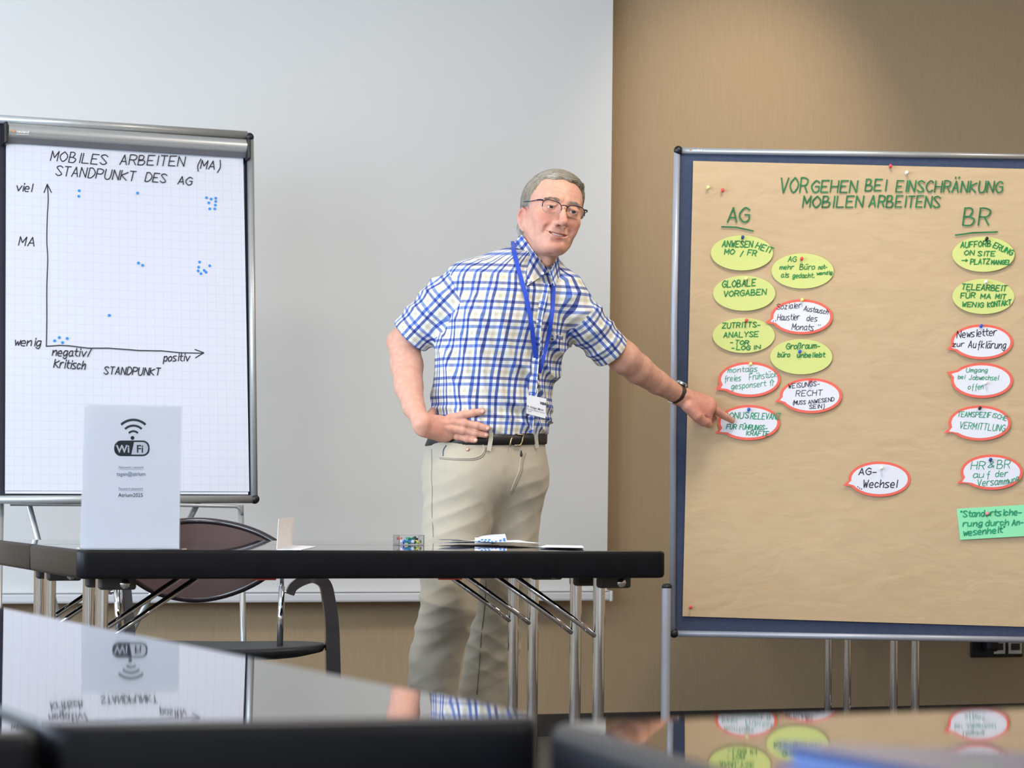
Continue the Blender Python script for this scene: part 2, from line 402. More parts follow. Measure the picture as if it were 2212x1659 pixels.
def leg_unit(parent, x, yn, yf, side, z_top=0.678):
    """two chrome columns one behind the other, foot, braces, hinge blocks"""
    for y in (yn, yf):
        g = G(); tube(g, [(x, y, 0.05), (x, y, z_top - 0.002)], 0.0142, 20); leg = g.build('leg', chrome, parent, smooth=True, autosm=40)
        g = G(); tube(g, [(x + side * 0.012, y - 0.004, 0.535), (x + side * 0.045, y - 0.004, 0.560), (x + side * 0.21, y - 0.004, z_top - 0.006)], 0.0065, 10); g.build('brace', chrome, parent, smooth=True)
        g = G(); box(g, (x + 0.03, y - 0.004, z_top - 0.015), (0.082, 0.05, 0.03), bev=0.006); g.build('hinge_block', grey_pl, parent)
    g = G(); tube(g, [(x, yn - 0.2, 0.03), (x, yn - 0.15, 0.04), (x, yf + 0.15, 0.04), (x, yf + 0.2, 0.03)], 0.02, 14); f = g.build('foot_bar', chrome, parent, smooth=True)
    for y in (yn - 0.19, yf + 0.19):
        g = G(); tube(g, [(x, y, 0.0), (x, y, 0.014)], 0.018, 12); g.build('foot_cap', black_pl, f)
    g = G(); tube(g, [(x + 0.045, yn - 0.03, z_top - 0.017), (x + 0.045, yf + 0.05, z_top - 0.017)], 0.011, 12); g.build('hinge_tube', chrome, parent, smooth=True)
def table(label, x0, y0, L, D, leg_px, ny, nf, pyx=1400):
    t = thing('folding_table', label, 'table', (x0 + L / 2, y0 + D / 2, 0), 'folding tables')
    table_slab(t, [(x0, y0), (x0 + L, y0), (x0 + L, y0 + D), (x0, y0 + D)], TZ)
    for (px, side) in leg_px:
        if px is None: continue
        x = onplane(px, pyx, Vector((0, y0 + ny, 0)), Vector((0, -1, 0))).x if px > -9000 else x0 + L - 0.2
        leg_unit(t, x, y0 + ny, y0 + nf, side)
    return t
A = onz(168, 1187.5, TZ); B = onz(1434, 1190, TZ)
T1L = B.x - A.x; T1D = 0.585
print('table1', A, B, T1L)
t1 = table('black folding table in front, name cards and sign on it', A.x, A.y, T1L, T1D, ((219, 1), (1293, -1)), 0.21, 0.355)
g = G(); a = P(955, 1249, 5.65); box(g, (a.x, A.y + 0.035, 0.676), (0.05, 0.02, 0.004)); g.build('sticker', red_tab, t1)
g = G(); a = onplane(570, 1249, Vector((0, A.y + 0.035, 0)), Vector((0, -1, 0))); box(g, (a.x, A.y + 0.035, 0.676), (0.05, 0.02, 0.004)); g.build('sticker', red_tab, t1)
t2 = table('black folding table pushed up behind the front table', A.x + 0.004, A.y + T1D + 0.006, T1L - 0.0, T1D, ((107, 1), (1151, -1)), 0.21, 0.355)
x3 = onplane(1977, 1450, Vector((0, 7.34, 0)), Vector((0, -1, 0))).x
t3 = table('chrome-legged folding table standing hidden behind the pinboard', x3 - 0.13, 7.13, 1.5, 0.58, ((1977, 1), (-9999, -1)), 0.21, 0.355, 1450)
t4 = table('second chrome-legged folding table behind the pinboard, against the wall', x3 - 0.17, 7.72, 1.5, 0.58, ((1830, 1), (-9999, -1)), 0.21, 0.355, 1450)

# ------------------------------------------------------------------ near tables (foreground, out of focus)
nr = onz(1176, 1548, TZ); fr_ = onz(0, 1312, TZ); nl = onz(104, 1566, TZ); fl = onz(0, 1527, TZ)
dv = (fr_ - nr).normalized(); far_r = nr + dv * 2.35; far_l = nl + (fl - nl).normalized() * 2.2
near1 = thing('near_table', 'blurred black table in the left foreground mirroring the flip chart', 'table', ((nr + nl) / 2 + dv * 1.0) * 1.0)
near1.location.z = 0
table_slab(near1, [nl, nr, far_r, far_l], TZ, r=0.012)
def plain_legs(t, pts):
    for p in pts:
        g = G(); tube(g, [(p[0], p[1], 0.0), (p[0], p[1], 0.677)], 0.014, 16); g.build('leg', chrome, t, smooth=True)
plain_legs(near1, [nl + dv * 0.5 + Vector((0.08, 0, 0)), nr + dv * 0.5 - Vector((0.06, 0, 0)), nl + dv * 1.6 + Vector((0.0, 0, 0)), nr + dv * 1.6 - Vector((0.06, 0, 0))])
o0 = onz(86, 1580, TZ); ld = (fl - nl).normalized(); px_ = Vector((-1, 0, 0))
near0 = thing('near_table', 'corner of a black table cut off at the lower left edge', 'table', (o0.x - 0.3, o0.y + 0.5, 0))
table_slab(near0, [o0 + px_ * 0.6, o0, o0 + ld * 1.2, o0 + px_ * 0.6 + ld * 1.2], TZ, r=0.010)
plain_legs(near0, [o0 + px_ * a + ld * b for a in (0.08, 0.5) for b in (0.2, 1.0)])
k0 = onz(1180, 1560, TZ); kf = onz(2212, 1527, TZ); kn = onz(1500, 1659, TZ)
ed = (kf - k0).normalized(); en = (kn - k0).normalized()
near2 = thing('near_table', 'blurred black table in the right foreground mirroring the pinboard', 'table', k0 + ed * 0.5 + en * 0.3)
near2.location.z = 0
tn = Vector((FW.x, FW.y, 0)) * 0.0046 + Vector((0, 0, 1))
table_slab(near2, [k0 + en * 0.75, k0 + en * 0.75 + ed * 1.3, k0 + ed * 1.3, k0], TZ, tilt=(k0 + Vector((0, 0, 0)), tn), r=0.012)
plain_legs(near2, [k0 + ed * a + en * b for a in (0.12, 1.2) for b in (0.1, 0.65)])
# added dark blue slab standing in for an unidentified blurred blue shape
nb_m = mat('dark_blue_slab', srgb(30, 48, 92), 0.3, var=(10, 0.1), coat=0.3)
f0 = onz(1655, 1600, TZ + 0.0145); f1 = onz(2010, 1664, TZ + 0.0145); f2 = onz(2290, 1628, TZ + 0.0145)
dd1 = (f1 - f0).normalized(); dd2 = (f2 - f0).normalized()
pl = rounded([f0 + dd1 * 0.30, f0 + dd1 * 0.30 + dd2 * 0.21, f0 + dd2 * 0.21, f0], 0.015)
fo = thing('placeholder', 'dark blue slab standing in for a blurred blue shape on the right foreground table', 'placeholder', f0)
g = G(); prism(g, pl, Vector((0, 0, 1)), 0.003); g.build('slab_face', nb_m, fo)
pl2 = rounded([f0 + dd1 * 0.293 + dd2 * 0.005, f0 + dd1 * 0.293 + dd2 * 0.205, f0 + dd2 * 0.205 + dd1 * 0.005, f0 + dd1 * 0.005 + dd2 * 0.005], 0.01)
g = G(); prism(g, [p - Vector((0, 0, 0.003)) for p in pl2], Vector((0, 0, 1)), 0.006); g.build('slab_core', mat('blue_grey_core', srgb(70, 92, 140), 0.6, var=(30, 0.1)), fo)  # core tinted blue like the blurred blue highlight, no pages
g = G(); prism(g, [p - Vector((0, 0, 0.009)) for p in pl], Vector((0, 0, 1)), 0.0025); g.build('slab_face', nb_m, fo)

# ------------------------------------------------------------------ chair behind the front tables
CD = 6.95
def chair():
    c0 = P(430, 1410, CD); t = thing('armchair', 'dark brown chair with lens shaped back behind the tables', 'chair', (c0.x, c0.y, 0))
    # lens shaped backrest, concave
    top = [(236, 1196), (290, 1158), (360, 1132), (430, 1125), (500, 1133), (560, 1152), (606, 1178), (626, 1196)]
    bot = [(236, 1204), (275, 1240), (330, 1276), (390, 1292), (440, 1294), (500, 1281), (560, 1254), (626, 1206)]
    tp = cr_([(x, y, 0) for x, y in top], 5); bt = cr_([(x, y, 0) for x, y in bot], 5); n = len(tp); M = 8
    front = []; back = []
    for i in range(n):
        for j in range(M + 1):
            s = j / M; x = tp[i].x * (1 - s) + bt[i].x * s; y = tp[i].y * (1 - s) + bt[i].y * s
            q = (x - 430) / 195; dep = CD + 0.09 - 0.10 * q * q + 0.03 * (2 * s - 1) * 1.0
            front.append(P(x, y, dep)); back.append(P(x, y, dep + 0.014))
    k = len(front); fs = []
    for i in range(n - 1):
        for j in range(M):
            a = i * (M + 1) + j; q = (a, a + 1, a + M + 2, a + M + 1); fs.append(q); fs.append(tuple(k + w for w in reversed(q)))
    mk('backrest', front + back, fs, chair_shell, t, smooth=True)
    ring = []
    for i in range(0, n): ring.append(front[i * (M + 1)] * 0.5 + back[i * (M + 1)] * 0.5)
    for i in range(n - 2, 0, -1): ring.append(front[i * (M + 1) + M] * 0.5 + back[i * (M + 1) + M] * 0.5)
    ring.append(ring[0]); g = G(); tube(g, ring, 0.0095, 8, caps=False); g.build('back_rim', chair_wood, t, smooth=True)
    # seat pan
    g = G(); sc_ = P(430, 1412, CD + 0.02); vs = []; fs = []; NS = 40
    rx, ry = 0.352, 0.23
    def seat_ring(s, z):
        r_ = []
        for i in range(NS):
            a = 2 * math.pi * i / NS; ca, sa = math.cos(a), math.sin(a)
            ex = math.copysign(abs(ca) ** 0.7, ca) * rx * s; ey = math.copysign(abs(sa) ** 0.8, sa) * ry * s
            r_.append(Vector((sc_.x, sc_.y, 0)) + RT * ex + FW * ey + Vector((0, 0, z + 0.012 * (ex / rx) ** 2)))
        return r_
    rings = [seat_ring(0.5, 0.432), seat_ring(0.9, 0.440), seat_ring(0.985, 0.436), seat_ring(1.0, 0.428), seat_ring(0.98, 0.416), seat_ring(0.85, 0.408)]
    for r_ in rings: vs += r_
    for k_ in range(len(rings) - 1):
        for i in range(NS): fs.append((k_ * NS + i, (k_ + 1) * NS + i, (k_ + 1) * NS + (i + 1) % NS, k_ * NS + (i + 1) % NS))
    fs.append(tuple(range(NS))); fs.append(tuple((len(rings) - 1) * NS + i for i in range(NS - 1, -1, -1)))
    mk('seat', vs, fs, seat_m, t, smooth=True)
    # chrome posts from seat to back
    for (xa, ya, xb, yb) in ((604, 1408, 609, 1246), (258, 1408, 252, 1246)):
        g = G(); d_ = CD + 0.03
        tube(g, [P(xa, ya, d_), P(xb, yb + 20, d_)], 0.0088, 14); tube(g, [P(xb, yb + 20, d_), P(xb, yb - 30, d_)], 0.0058, 12)
        g.build('back_post', chrome, t, smooth=True)
        sgn = 1 if xa > 430 else -1
        g = G(); tube(g, [P(xb, 1278, d_), P(xb + sgn * 16, 1278, d_)], 0.004, 8); g.build('pivot_pin', chrome, t, smooth=True)
    # bentwood arm and leg bands
    def band(pts, wid, th, dep):
        pts = cr_([(x, y, 0) for x, y, *_ in pts], 5); n_ = len(pts); vs = []
        for i, p in enumerate(pts):
            tt = (pts[min(i + 1, n_ - 1)] - pts[max(i - 1, 0)]).normalized(); nn = Vector((-tt.y, tt.x, 0))
            w_ = wid[0] + (wid[1] - wid[0]) * i / (n_ - 1)
            a = p + nn * w_ / 2; b = p - nn * w_ / 2
            vs += [P(a.x, a.y, dep), P(b.x, b.y, dep), P(b.x - 3, b.y, dep + th), P(a.x - 3, a.y, dep + th)]
        fs = [(0, 1, 2, 3), tuple(4 * (n_ - 1) + k for k in (3, 2, 1, 0))]
        for i in range(n_ - 1):
            for k in range(4): fs.append((4 * i + k, 4 * i + (k + 1) % 4, 4 * i + 4 + (k + 1) % 4, 4 * i + 4 + k))
        return vs, fs
    for side, pts in (('r', [(627, 1284), (634, 1268), (655, 1254), (680, 1248), (703, 1262), (712, 1300), (718, 1350), (720, 1420), (722, 1520), (728, 1620), (734, 1745)]),
                      ('l', [(236, 1284), (238, 1268), (248, 1254), (262, 1250), (272, 1262), (276, 1300), (280, 1350), (282, 1420), (286, 1520), (290, 1620), (296, 1743)])):
        vs, fs = band(pts, (18, 36) if side == 'r' else (12, 30), 0.05, CD - 0.02 if side == 'r' else CD + 0.06)
        mk('arm_leg', vs, fs, chair_wood, t, smooth=True, autosm=35)
    return t
chair()

# ------------------------------------------------------------------ flip chart
pTL = P(13, 310, 7.24); pBL = P(10, 1060, 7.07); pBR = P(538, 1062, 7.38)
fn = ((pBR - pBL).cross(pTL - pBL)).normalized()
if fn.dot(FW) > 0: fn = -fn
fpl = (pBL, fn)
def FP(px, py, w=0.0): return onplane(px, py, *fpl) + fn * w
fc = thing('flip_chart', 'silver framed flip chart stand with charted paper at the left', 'flip chart', (FP(270, 1060).x, FP(270, 1060).y, 0))
g = G(); prism(g, [FP(-90, 1076, -0.006), FP(545, 1080, -0.006), FP(538, 296, -0.006), FP(-90, 256, -0.006)], fn, 0.014); g.build('board', board_dark, fc)
g = G(); tube(g, [FP(-92, 252, 0.004), FP(532, 293, 0.004)], 0.0125, 16); g.build('top_rail', alu, fc, smooth=True)
g = G(); tube(g, [FP(539.5, 300, 0.004), FP(548, 1078, 0.004)], 0.0105, 16, ell=(fn, 1.2)); g.build('side_rail', alu, fc, smooth=True)
g = G(); tube(g, [FP(-92, 1080, 0.004), FP(545, 1079, 0.004)], 0.0118, 16); g.build('bottom_rail', alu, fc, smooth=True)
g = G(); tube(g, [FP(-92, 252, 0.004), FP(-86, 1080, 0.004)], 0.0105, 16); g.build('side_rail', alu, fc, smooth=True)
for (x, y) in ((537, 298), (549, 1079), (-92, 252), (-86, 1080)):
    g = G(); ax = (FP(x + 20, y + 6) - FP(x, y)).normalized(); ay = fn.cross(ax)
    sphere(g, FP(x, y, 0.006), 0.014, 14, 8, (ax, fn, ay), (1.0, 1.15, 1.0)); g.build('corner_cap', black_pl, fc, smooth=True)
# clamp bar: rounded aluminium profile
prof = [(0.0, 0.004), (0.004, 0.018), (0.012, 0.026), (0.022, 0.030), (0.034, 0.028), (0.043, 0.022), (0.050, 0.014), (0.052, 0.004)]
va = (pBL - pTL).normalized(); xa = fn.cross(va)
cl0 = FP(14, 267); cl1 = FP(528, 302)
vs = [c + va * a + fn * b for c in (cl0, cl1) for a, b in prof]; n = len(prof)
fs = [(i, i + 1, n + i + 1, n + i) for i in range(n - 1)] + [tuple(range(n - 1, -1, -1)), tuple(range(n, 2 * n))]
clamp = mk('clamp_bar', vs, fs, alu, fc, smooth=True, autosm=60)
g = G(); vs = [c + va * a + fn * b for c in (cl0, cl1) for a, b in ((0.047, 0.012), (0.047, 0.022), (0.060, 0.012), (0.060, 0.006))]
g.add(vs, [(0, 1, 5, 4), (1, 2, 6, 5), (2, 3, 7, 6), (3, 2, 1, 0), (4, 5, 6, 7)]); g.build('clamp_lip', mat('dull_aluminium', srgb(120, 122, 128), 0.5, metal=0.5, var=(20, 0.04)), fc)
for (x, y) in ((8, 292), (531, 327)):
    g = G(); c = FP(x, y, 0.014); w_ = (cl1 - cl0).normalized(); box(g, c, (0.012, 0.036, 0.066), (w_, fn, va), bev=0.005); g.build('clamp_cap', black_pl, fc)
cpl = (cl0 + va * 0.022 + fn * 0.030, fn)
printed('brand_mark', 'neuland', 49, 287.5, 6.2, cpl, logo_w, clamp, ang=0.06, bold=0.01)
g = G(); tube(g, [onplane(28.5, 283, *cpl) + fn * 0.0006, onplane(28.5, 283, *cpl) + fn * 0.001], 0.0042, 10); g.build('brand_emblem', logo_o, clamp)
g = G(); ribbon(g, [onplane(36, 289.5, *cpl), onplane(62, 291.2, *cpl)], 0.0010, fn, 0.0008); g.build('brand_underline', logo_w, clamp)
# pen tray rail, legs
def dz(px, py, d): return P(px, py, d)
g = G(); tube(g, [dz(22, 1089, 7.12), dz(388, 1091, 7.27), dz(510, 1094, 7.34), dz(521, 1100, 7.35), dz(522, 1112, 7.35)], 0.0055, 10); g.build('tray_rail', alu, fc, smooth=True)
def floor_from(px0, py0, px1, py1, d0, d1):
    a = P(px0, py0, d0); b = P(px1, py1, d1); v = (b - a); t = (0.012 - a.z) / v.z; return a, a + v * t
for (x0, y0, x1, y1, da, db) in ((520, 1092, 526, 1385, 7.36, 7.30), (2, 1085, -4, 1385, 7.10, 7.00)):
    a, b = floor_from(x0, y0, x1, y1, da, db)
    g = G(); tube(g, [a, b], 0.0088, 14); lg = g.build('leg', alu, fc, smooth=True)
    g = G(); tube(g, [b + Vector((0, 0, -0.012)), b + Vector((0, 0, 0.02))], 0.014, 12); g.build('foot_cap', black_pl, lg)
for (x0, y0, x1, y1, da, db) in ((60, 1080, 82, 1165, 7.20, 7.26), (428, 1085, 295, 1345, 7.36, 7.50)):
    a, b = floor_from(x0, y0, x1, y1, da, db)
    g = G(); tube(g, [a, b], 0.0088, 14); lg = g.build('leg', alu, fc, smooth=True)
    g = G(); tube(g, [b + Vector((0, 0, -0.012)), b + Vector((0, 0, 0.02))], 0.014, 12); g.build('foot_cap', black_pl, lg)
# paper pad with faint grid, writing and dots
grid_m = bpy.data.materials.new('squared_paper'); grid_m.use_nodes = True; nt = grid_m.node_tree; b_ = nt.nodes['Principled BSDF']; b_.inputs['Roughness'].default_value = 0.7
b_.inputs['Specular IOR Level'].default_value = 0.2
uvn = nt.nodes.new('ShaderNodeUVMap'); sp = nt.nodes.new('ShaderNodeSeparateXYZ'); nt.links.new(uvn.outputs[0], sp.inputs[0])
def mth(nt, op, a, b=None, c=None):
    n_ = nt.nodes.new('ShaderNodeMath'); n_.operation = op
    for i, v in enumerate((a, b, c)):
        if v is None: continue
        if isinstance(v, (int, float)): n_.inputs[i].default_value = v
        else: nt.links.new(v, n_.inputs[i])
    return n_.outputs[0]
lines = None
for o_ in (sp.outputs[0], sp.outputs[1]):
    l_ = mth(nt, 'LESS_THAN', mth(nt, 'FRACT', mth(nt, 'MULTIPLY', o_, 1 / 0.0255)), 0.07)
    lines = l_ if lines is None else mth(nt, 'MAXIMUM', lines, l_)
mx = nt.nodes.new('ShaderNodeMix'); mx.data_type = 'RGBA'; nt.links.new(mth(nt, 'MULTIPLY', lines, 0.28), mx.inputs[0])
mx.inputs[6].default_value = srgb(206, 209, 220); mx.inputs[7].default_value = srgb(172, 178, 196); nt.links.new(mx.outputs[2], b_.inputs['Base Color'])
no = nt.nodes.new('ShaderNodeTexNoise'); no.inputs['Scale'].default_value = 5; bp = nt.nodes.new('ShaderNodeBump'); bp.inputs['Strength'].default_value = 0.15; bp.inputs['Distance'].default_value = 0.01
tcn = nt.nodes.new('ShaderNodeTexCoord'); nt.links.new(tcn.outputs['Object'], no.inputs[0]); nt.links.new(no.outputs[0], bp.inputs['Height']); nt.links.new(bp.outputs[0], b_.inputs['Normal'])
vs = []; fs = []; uv = []; NX, NYY = 16, 20
for j in range(NYY + 1):
    for i in range(NX + 1):
        s, t_ = i / NX, j / NYY
        x = (13 * (1 - t_) + 10 * t_) * (1 - s) + (524.5 * (1 - t_) + 538 * t_) * s
        y = (306 * (1 - t_) + 1060 * t_) * (1 - s) + (341 * (1 - t_) + 1062 * t_) * s
        vs.append(FP(x, y, 0.003 + 0.0012 * math.sin(s * 7 + t_ * 3))); uv.append((s * 0.70, t_ * 0.99))
for j in range(NYY):
    for i in range(NX): a = j * (NX + 1) + i; fs.append((a, a + NX + 1, a + NX + 2, a + 1))
pad = mk('flip_chart_pad', vs, fs, grid_m, None, smooth=True, uvs=uv, origin=FP(270, 1060, 0.003))
tag(pad, 'white squared flip chart paper with hand drawn axes and blue dots', 'paper pad')
g = G(); prism(g, [FP(12, 1066, 0.0), FP(536, 1068, 0.0), FP(524, 343, 0.0), FP(14, 308, 0.0)], fn, 0.006); g.build('under_sheets', paper_w, pad)
fp2 = (FP(0, 0, 0.0045), fn)
W3 = 0.0029
def note(name, lines, seed, hgt=None):
    g = G(); write(g, lines, fp2, W3, slant=0.16, seed=seed); return g.build(name, ink_k, pad)
for k_, ln in enumerate([('MOBILES', 109, 347, 230, 356, 21), ('ARBEITEN', 259, 355, 398, 359, 21), ('(MA)', 423, 364, 473, 367, 18), ('STANDPUNKT', 119, 379, 291, 391, 21), ('DES', 313, 391, 358, 395, 19), ('AG', 384, 398, 414, 400, 17)]):
    note('title_word', [ln], 3 + k_)
for k_, ln in enumerate([('viel', 34, 412, 68, 414, 17), ('MA', 40, 530, 74, 532, 19), ('wenig', 31, 746, 88, 748, 17), ('negativ/', 113, 768, 197, 771, 17), ('Kritisch', 116, 794, 184, 798, 18), ('positiv', 353, 780, 407, 780, 16), ('STANDPUNKT', 224, 808, 345, 811, 16)]):
    note('axis_label', [ln], 10 + k_)
g = G(); pxline(g, [(p.x, p.y) for p in cr_([(102, 398, 0), (104, 430, 0), (102, 470, 0), (101, 520, 0), (103, 560, 0), (101, 620, 0), (101, 690, 0), (100, 748, 0)], 4)], fp2, W3)
pxline(g, [(95, 416), (102, 398), (111, 416)], fp2, W3); g.build('vertical_arrow', ink_k, pad)
g = G(); pxline(g, [(100, 748), (130, 746), (150, 747), (190, 752), (235, 752), (300, 757), (350, 758), (390, 762), (440, 763)], fp2, W3)
pxline(g, [(421, 755), (440, 762), (422, 773)], fp2, W3); g.build('horizontal_arrow', ink_k, pad)
dots = [(171, 412), (170, 424), (297, 417), (446, 427), (456, 430), (466, 428), (466, 435), (451, 438), (465, 443), (453, 451), (464, 451),
        (299, 568), (308, 573), (431, 566), (453, 574), (429, 577), (428, 585), (441, 584), (445, 588), (434, 591), (236, 681),
        (128, 729), (145, 731), (118, 736), (135, 740)]
for (x, y) in dots:
    c = onplane(x, y, *fp2); a = fn.cross(va); r_ = 0.0041
    top = [c + (a * math.cos(t * math.pi / 6) + va * math.sin(t * math.pi / 6)) * r_ for t in range(12)]
    mk('dot_sticker', [p + fn * 0.0006 for p in top] + top, [tuple(range(11, -1, -1))] + [(i, (i + 1) % 12, 12 + (i + 1) % 12, 12 + i) for i in range(12)], dot_b, pad)

# ------------------------------------------------------------------ pinboard
PD = 7.55
bn = -FW.copy(); bpl = (P(1462, 800, PD), bn)
def BP(px, py, w=0.0): return onplane(px, py, *bpl) + bn * w
def edge(x0, y0, x1, y1, x): return y0 + (y1 - y0) * (x - x0) / (x1 - x0)
ptop = lambda x: edge(1462, 325, 2212, 338.5, x); pbot = lambda x: edge(1455, 1368.5, 2212, 1382, x)
XR = 2330
pb = thing('pinboard', 'large pinboard on posts with slate felt and aluminium frame', 'pinboard', (BP(1890, 1700).x, BP(1890, 1700).y, 0))
g = G(); prism(g, [BP(1460, pbot(1460), -0.004), BP(XR - 2, pbot(XR), -0.004), BP(XR + 4, ptop(XR), -0.004), BP(1464, ptop(1464), -0.004)], bn, 0.018); g.build('felt_panel', felt, pb)
g = G(); tube(g, [BP(1466, ptop(1466)), BP(XR, ptop(XR))], 0.0095, 16); trail = g.build('top_rail', alu, pb, smooth=True)
g = G(); tube(g, [BP(1459, pbot(1459)), BP(XR, pbot(XR))], 0.0095, 16); g.build('bottom_rail', alu_pale, pb, smooth=True)
g = G(); tube(g, [BP(1462.5, 330), BP(1456, 700), BP(1452.5, 1366)], 0.0098, 16); g.build('side_rail', alu_pale, pb, smooth=True)
g = G(); tube(g, [BP(XR, ptop(XR)), BP(XR - 9, pbot(XR))], 0.0098, 16); g.build('side_rail', alu_pale, pb, smooth=True)
for (x, y) in ((1465, 325), (1456, 1368), (XR, ptop(XR)), (XR - 9, pbot(XR))):
    g = G(); sphere(g, BP(x, y, 0.002), 0.0138, 14, 8); g.build('corner_cap', black_pl, pb, smooth=True)
bpl_r = (BP(1500, 325, 0.0093), bn)
printed('brand_mark', 'neuland', 1507, 326.5, 4.6, bpl_r, logo_w, trail, ang=0.02, bold=0.01)
g = G(); tube(g, [onplane(1490, 324, *bpl_r) + bn * 0.0006, onplane(1490, 324, *bpl_r) + bn * 0.001], 0.0026, 8); g.build('brand_emblem', logo_o, trail)
for (x, sgn) in ((1440, 1), (XR + 18, -1)):
    a = P(x, 1266, PD - 0.01); b = Vector((a.x, a.y, 0.03))
    g = G(); tube(g, [a, b], 0.0142, 18); lg = g.build('post', alu_pale, pb, smooth=True, autosm=40)
    g = G(); sphere(g, a, 0.0150, 14, 8, sc=(1, 1, 0.55)); tube(g, [a - Vector((0, 0, 0.006)), a + Vector((0, 0, 0.001))], 0.0150, 16); g.build('post_cap', black_pl, lg, smooth=True)
    g = G(); tube(g, [b - FW * 0.24 + Vector((0, 0, -0.008)), b, b + FW * 0.24 + Vector((0, 0, -0.008))], 0.017, 12); g.build('foot_bar', black_pl, lg, smooth=True)
    g = G(); box(g, P(x + sgn * 7.5, 1330, PD), (0.012, 0.012, 0.05), (RT, FW, UP), bev=0.003); g.build('clamp', black_pl, lg)
# brown kraft paper
kraft = bpy.data.materials.new('kraft_paper'); kraft.use_nodes = True; nt = kraft.node_tree; b_ = nt.nodes['Principled BSDF']; b_.inputs['Roughness'].default_value = 0.72
b_.inputs['Specular IOR Level'].default_value = 0.25
tcn = nt.nodes.new('ShaderNodeTexCoord'); mp = nt.nodes.new('ShaderNodeMapping'); mp.inputs['Scale'].default_value = (1, 1, 5); nt.links.new(tcn.outputs['Object'], mp.inputs[0])
n1 = nt.nodes.new('ShaderNodeTexNoise'); n1.inputs['Scale'].default_value = 14; n1.inputs['Detail'].default_value = 6; nt.links.new(mp.outputs[0], n1.inputs[0])
rp = nt.nodes.new('ShaderNodeValToRGB'); rp.color_ramp.elements[0].position = 0.3; rp.color_ramp.elements[1].position = 0.72
rp.color_ramp.elements[0].color = srgb(190, 164, 129); rp.color_ramp.elements[1].color = srgb(196, 171, 136); nt.links.new(n1.outputs[0], rp.inputs[0]); nt.links.new(rp.outputs[0], b_.inputs['Base Color'])
n2 = nt.nodes.new('ShaderNodeTexNoise'); n2.inputs['Scale'].default_value = 6; n2.inputs['Detail'].default_value = 3; n2.inputs['Distortion'].default_value = 1.5
mp2 = nt.nodes.new('ShaderNodeMapping'); mp2.inputs['Scale'].default_value = (1, 1, 1.8); nt.links.new(tcn.outputs['Object'], mp2.inputs[0]); nt.links.new(mp2.outputs[0], n2.inputs[0])
bp = nt.nodes.new('ShaderNodeBump'); bp.inputs['Strength'].default_value = 0.35; bp.inputs['Distance'].default_value = 0.009
nt.links.new(n2.outputs[0], bp.inputs['Height']); nt.links.new(bp.outputs[0], b_.inputs['Normal'])
from mathutils import noise as mnoise
vs = []; fs = []; NX, NYY = 70, 80
KX = 2300
kt = lambda x: edge(1497, 348, 2212, 365, x); kb = lambda x: edge(1474, 1331, 2212, 1354, x)
for j in range(NYY + 1):
    for i in range(NX + 1):
        s, t_ = i / NX, j / NYY
        x = (1497 * (1 - t_) + 1474 * t_) * (1 - s) + KX * s; y = kt(x) * (1 - t_) + kb(x) * t_
        w_ = 0.004 + 0.0025 * mnoise.noise(Vector((s * 3, t_ * 5, 1.3))) + 0.0012 * mnoise.noise(Vector((s * 9, t_ * 16, 4.0)))
        if abs(t_ - 0.26 - 0.02 * s) < 0.012: w_ += 0.0012
        w_ += 0.004 * max(0, 1 - s / 0.05) * (0.5 + 0.5 * math.sin(t_ * 21)) * 0.5
        vs.append(BP(x, y, w_))
for j in range(NYY):
    for i in range(NX): a = j * (NX + 1) + i; fs.append((a, a + NX + 1, a + NX + 2, a + 1))
kp = mk('kraft_paper', vs, fs, kraft, None, smooth=True, origin=BP(1890, 1340, 0.004))
tag(kp, 'brown wrapping paper with green headings covering the pinboard', 'paper')
kpl = (BP(0, 0, 0.0075), bn)
g = G()
write(g, [('VOR', 1684, 417, 1744, 416, 32), ('GEHEN', 1752, 415, 1851, 415, 25), ('BEI', 1868, 412, 1913, 412, 24), ('EINSCHR\u00c4NKUNG', 1935, 414, 2165, 416, 24),
          ('MOBILEN', 1734, 448, 1864, 447, 24), ('ARBEITENS', 1877, 447, 2030, 448, 24)], kpl, 0.0042, slant=0.14, seed=5)
g.build('heading', ink_d, kp)
g = G(); write(g, [('AG', 1571, 480, 1619, 480, 31)], kpl, 0.0046, slant=0.1, seed=6); pxline(g, [(1559, 490), (1590, 491), (1627, 499)], kpl, 0.0046); g.build('column_title', ink_d, kp)
g = G(); write(g, [('BR', 2080, 486, 2137, 486, 36)], kpl, 0.0046, slant=0.14, seed=8); pxline(g, [(2064, 508), (2100, 503), (2154, 501)], kpl, 0.0046); g.build('column_title', ink_d, kp)
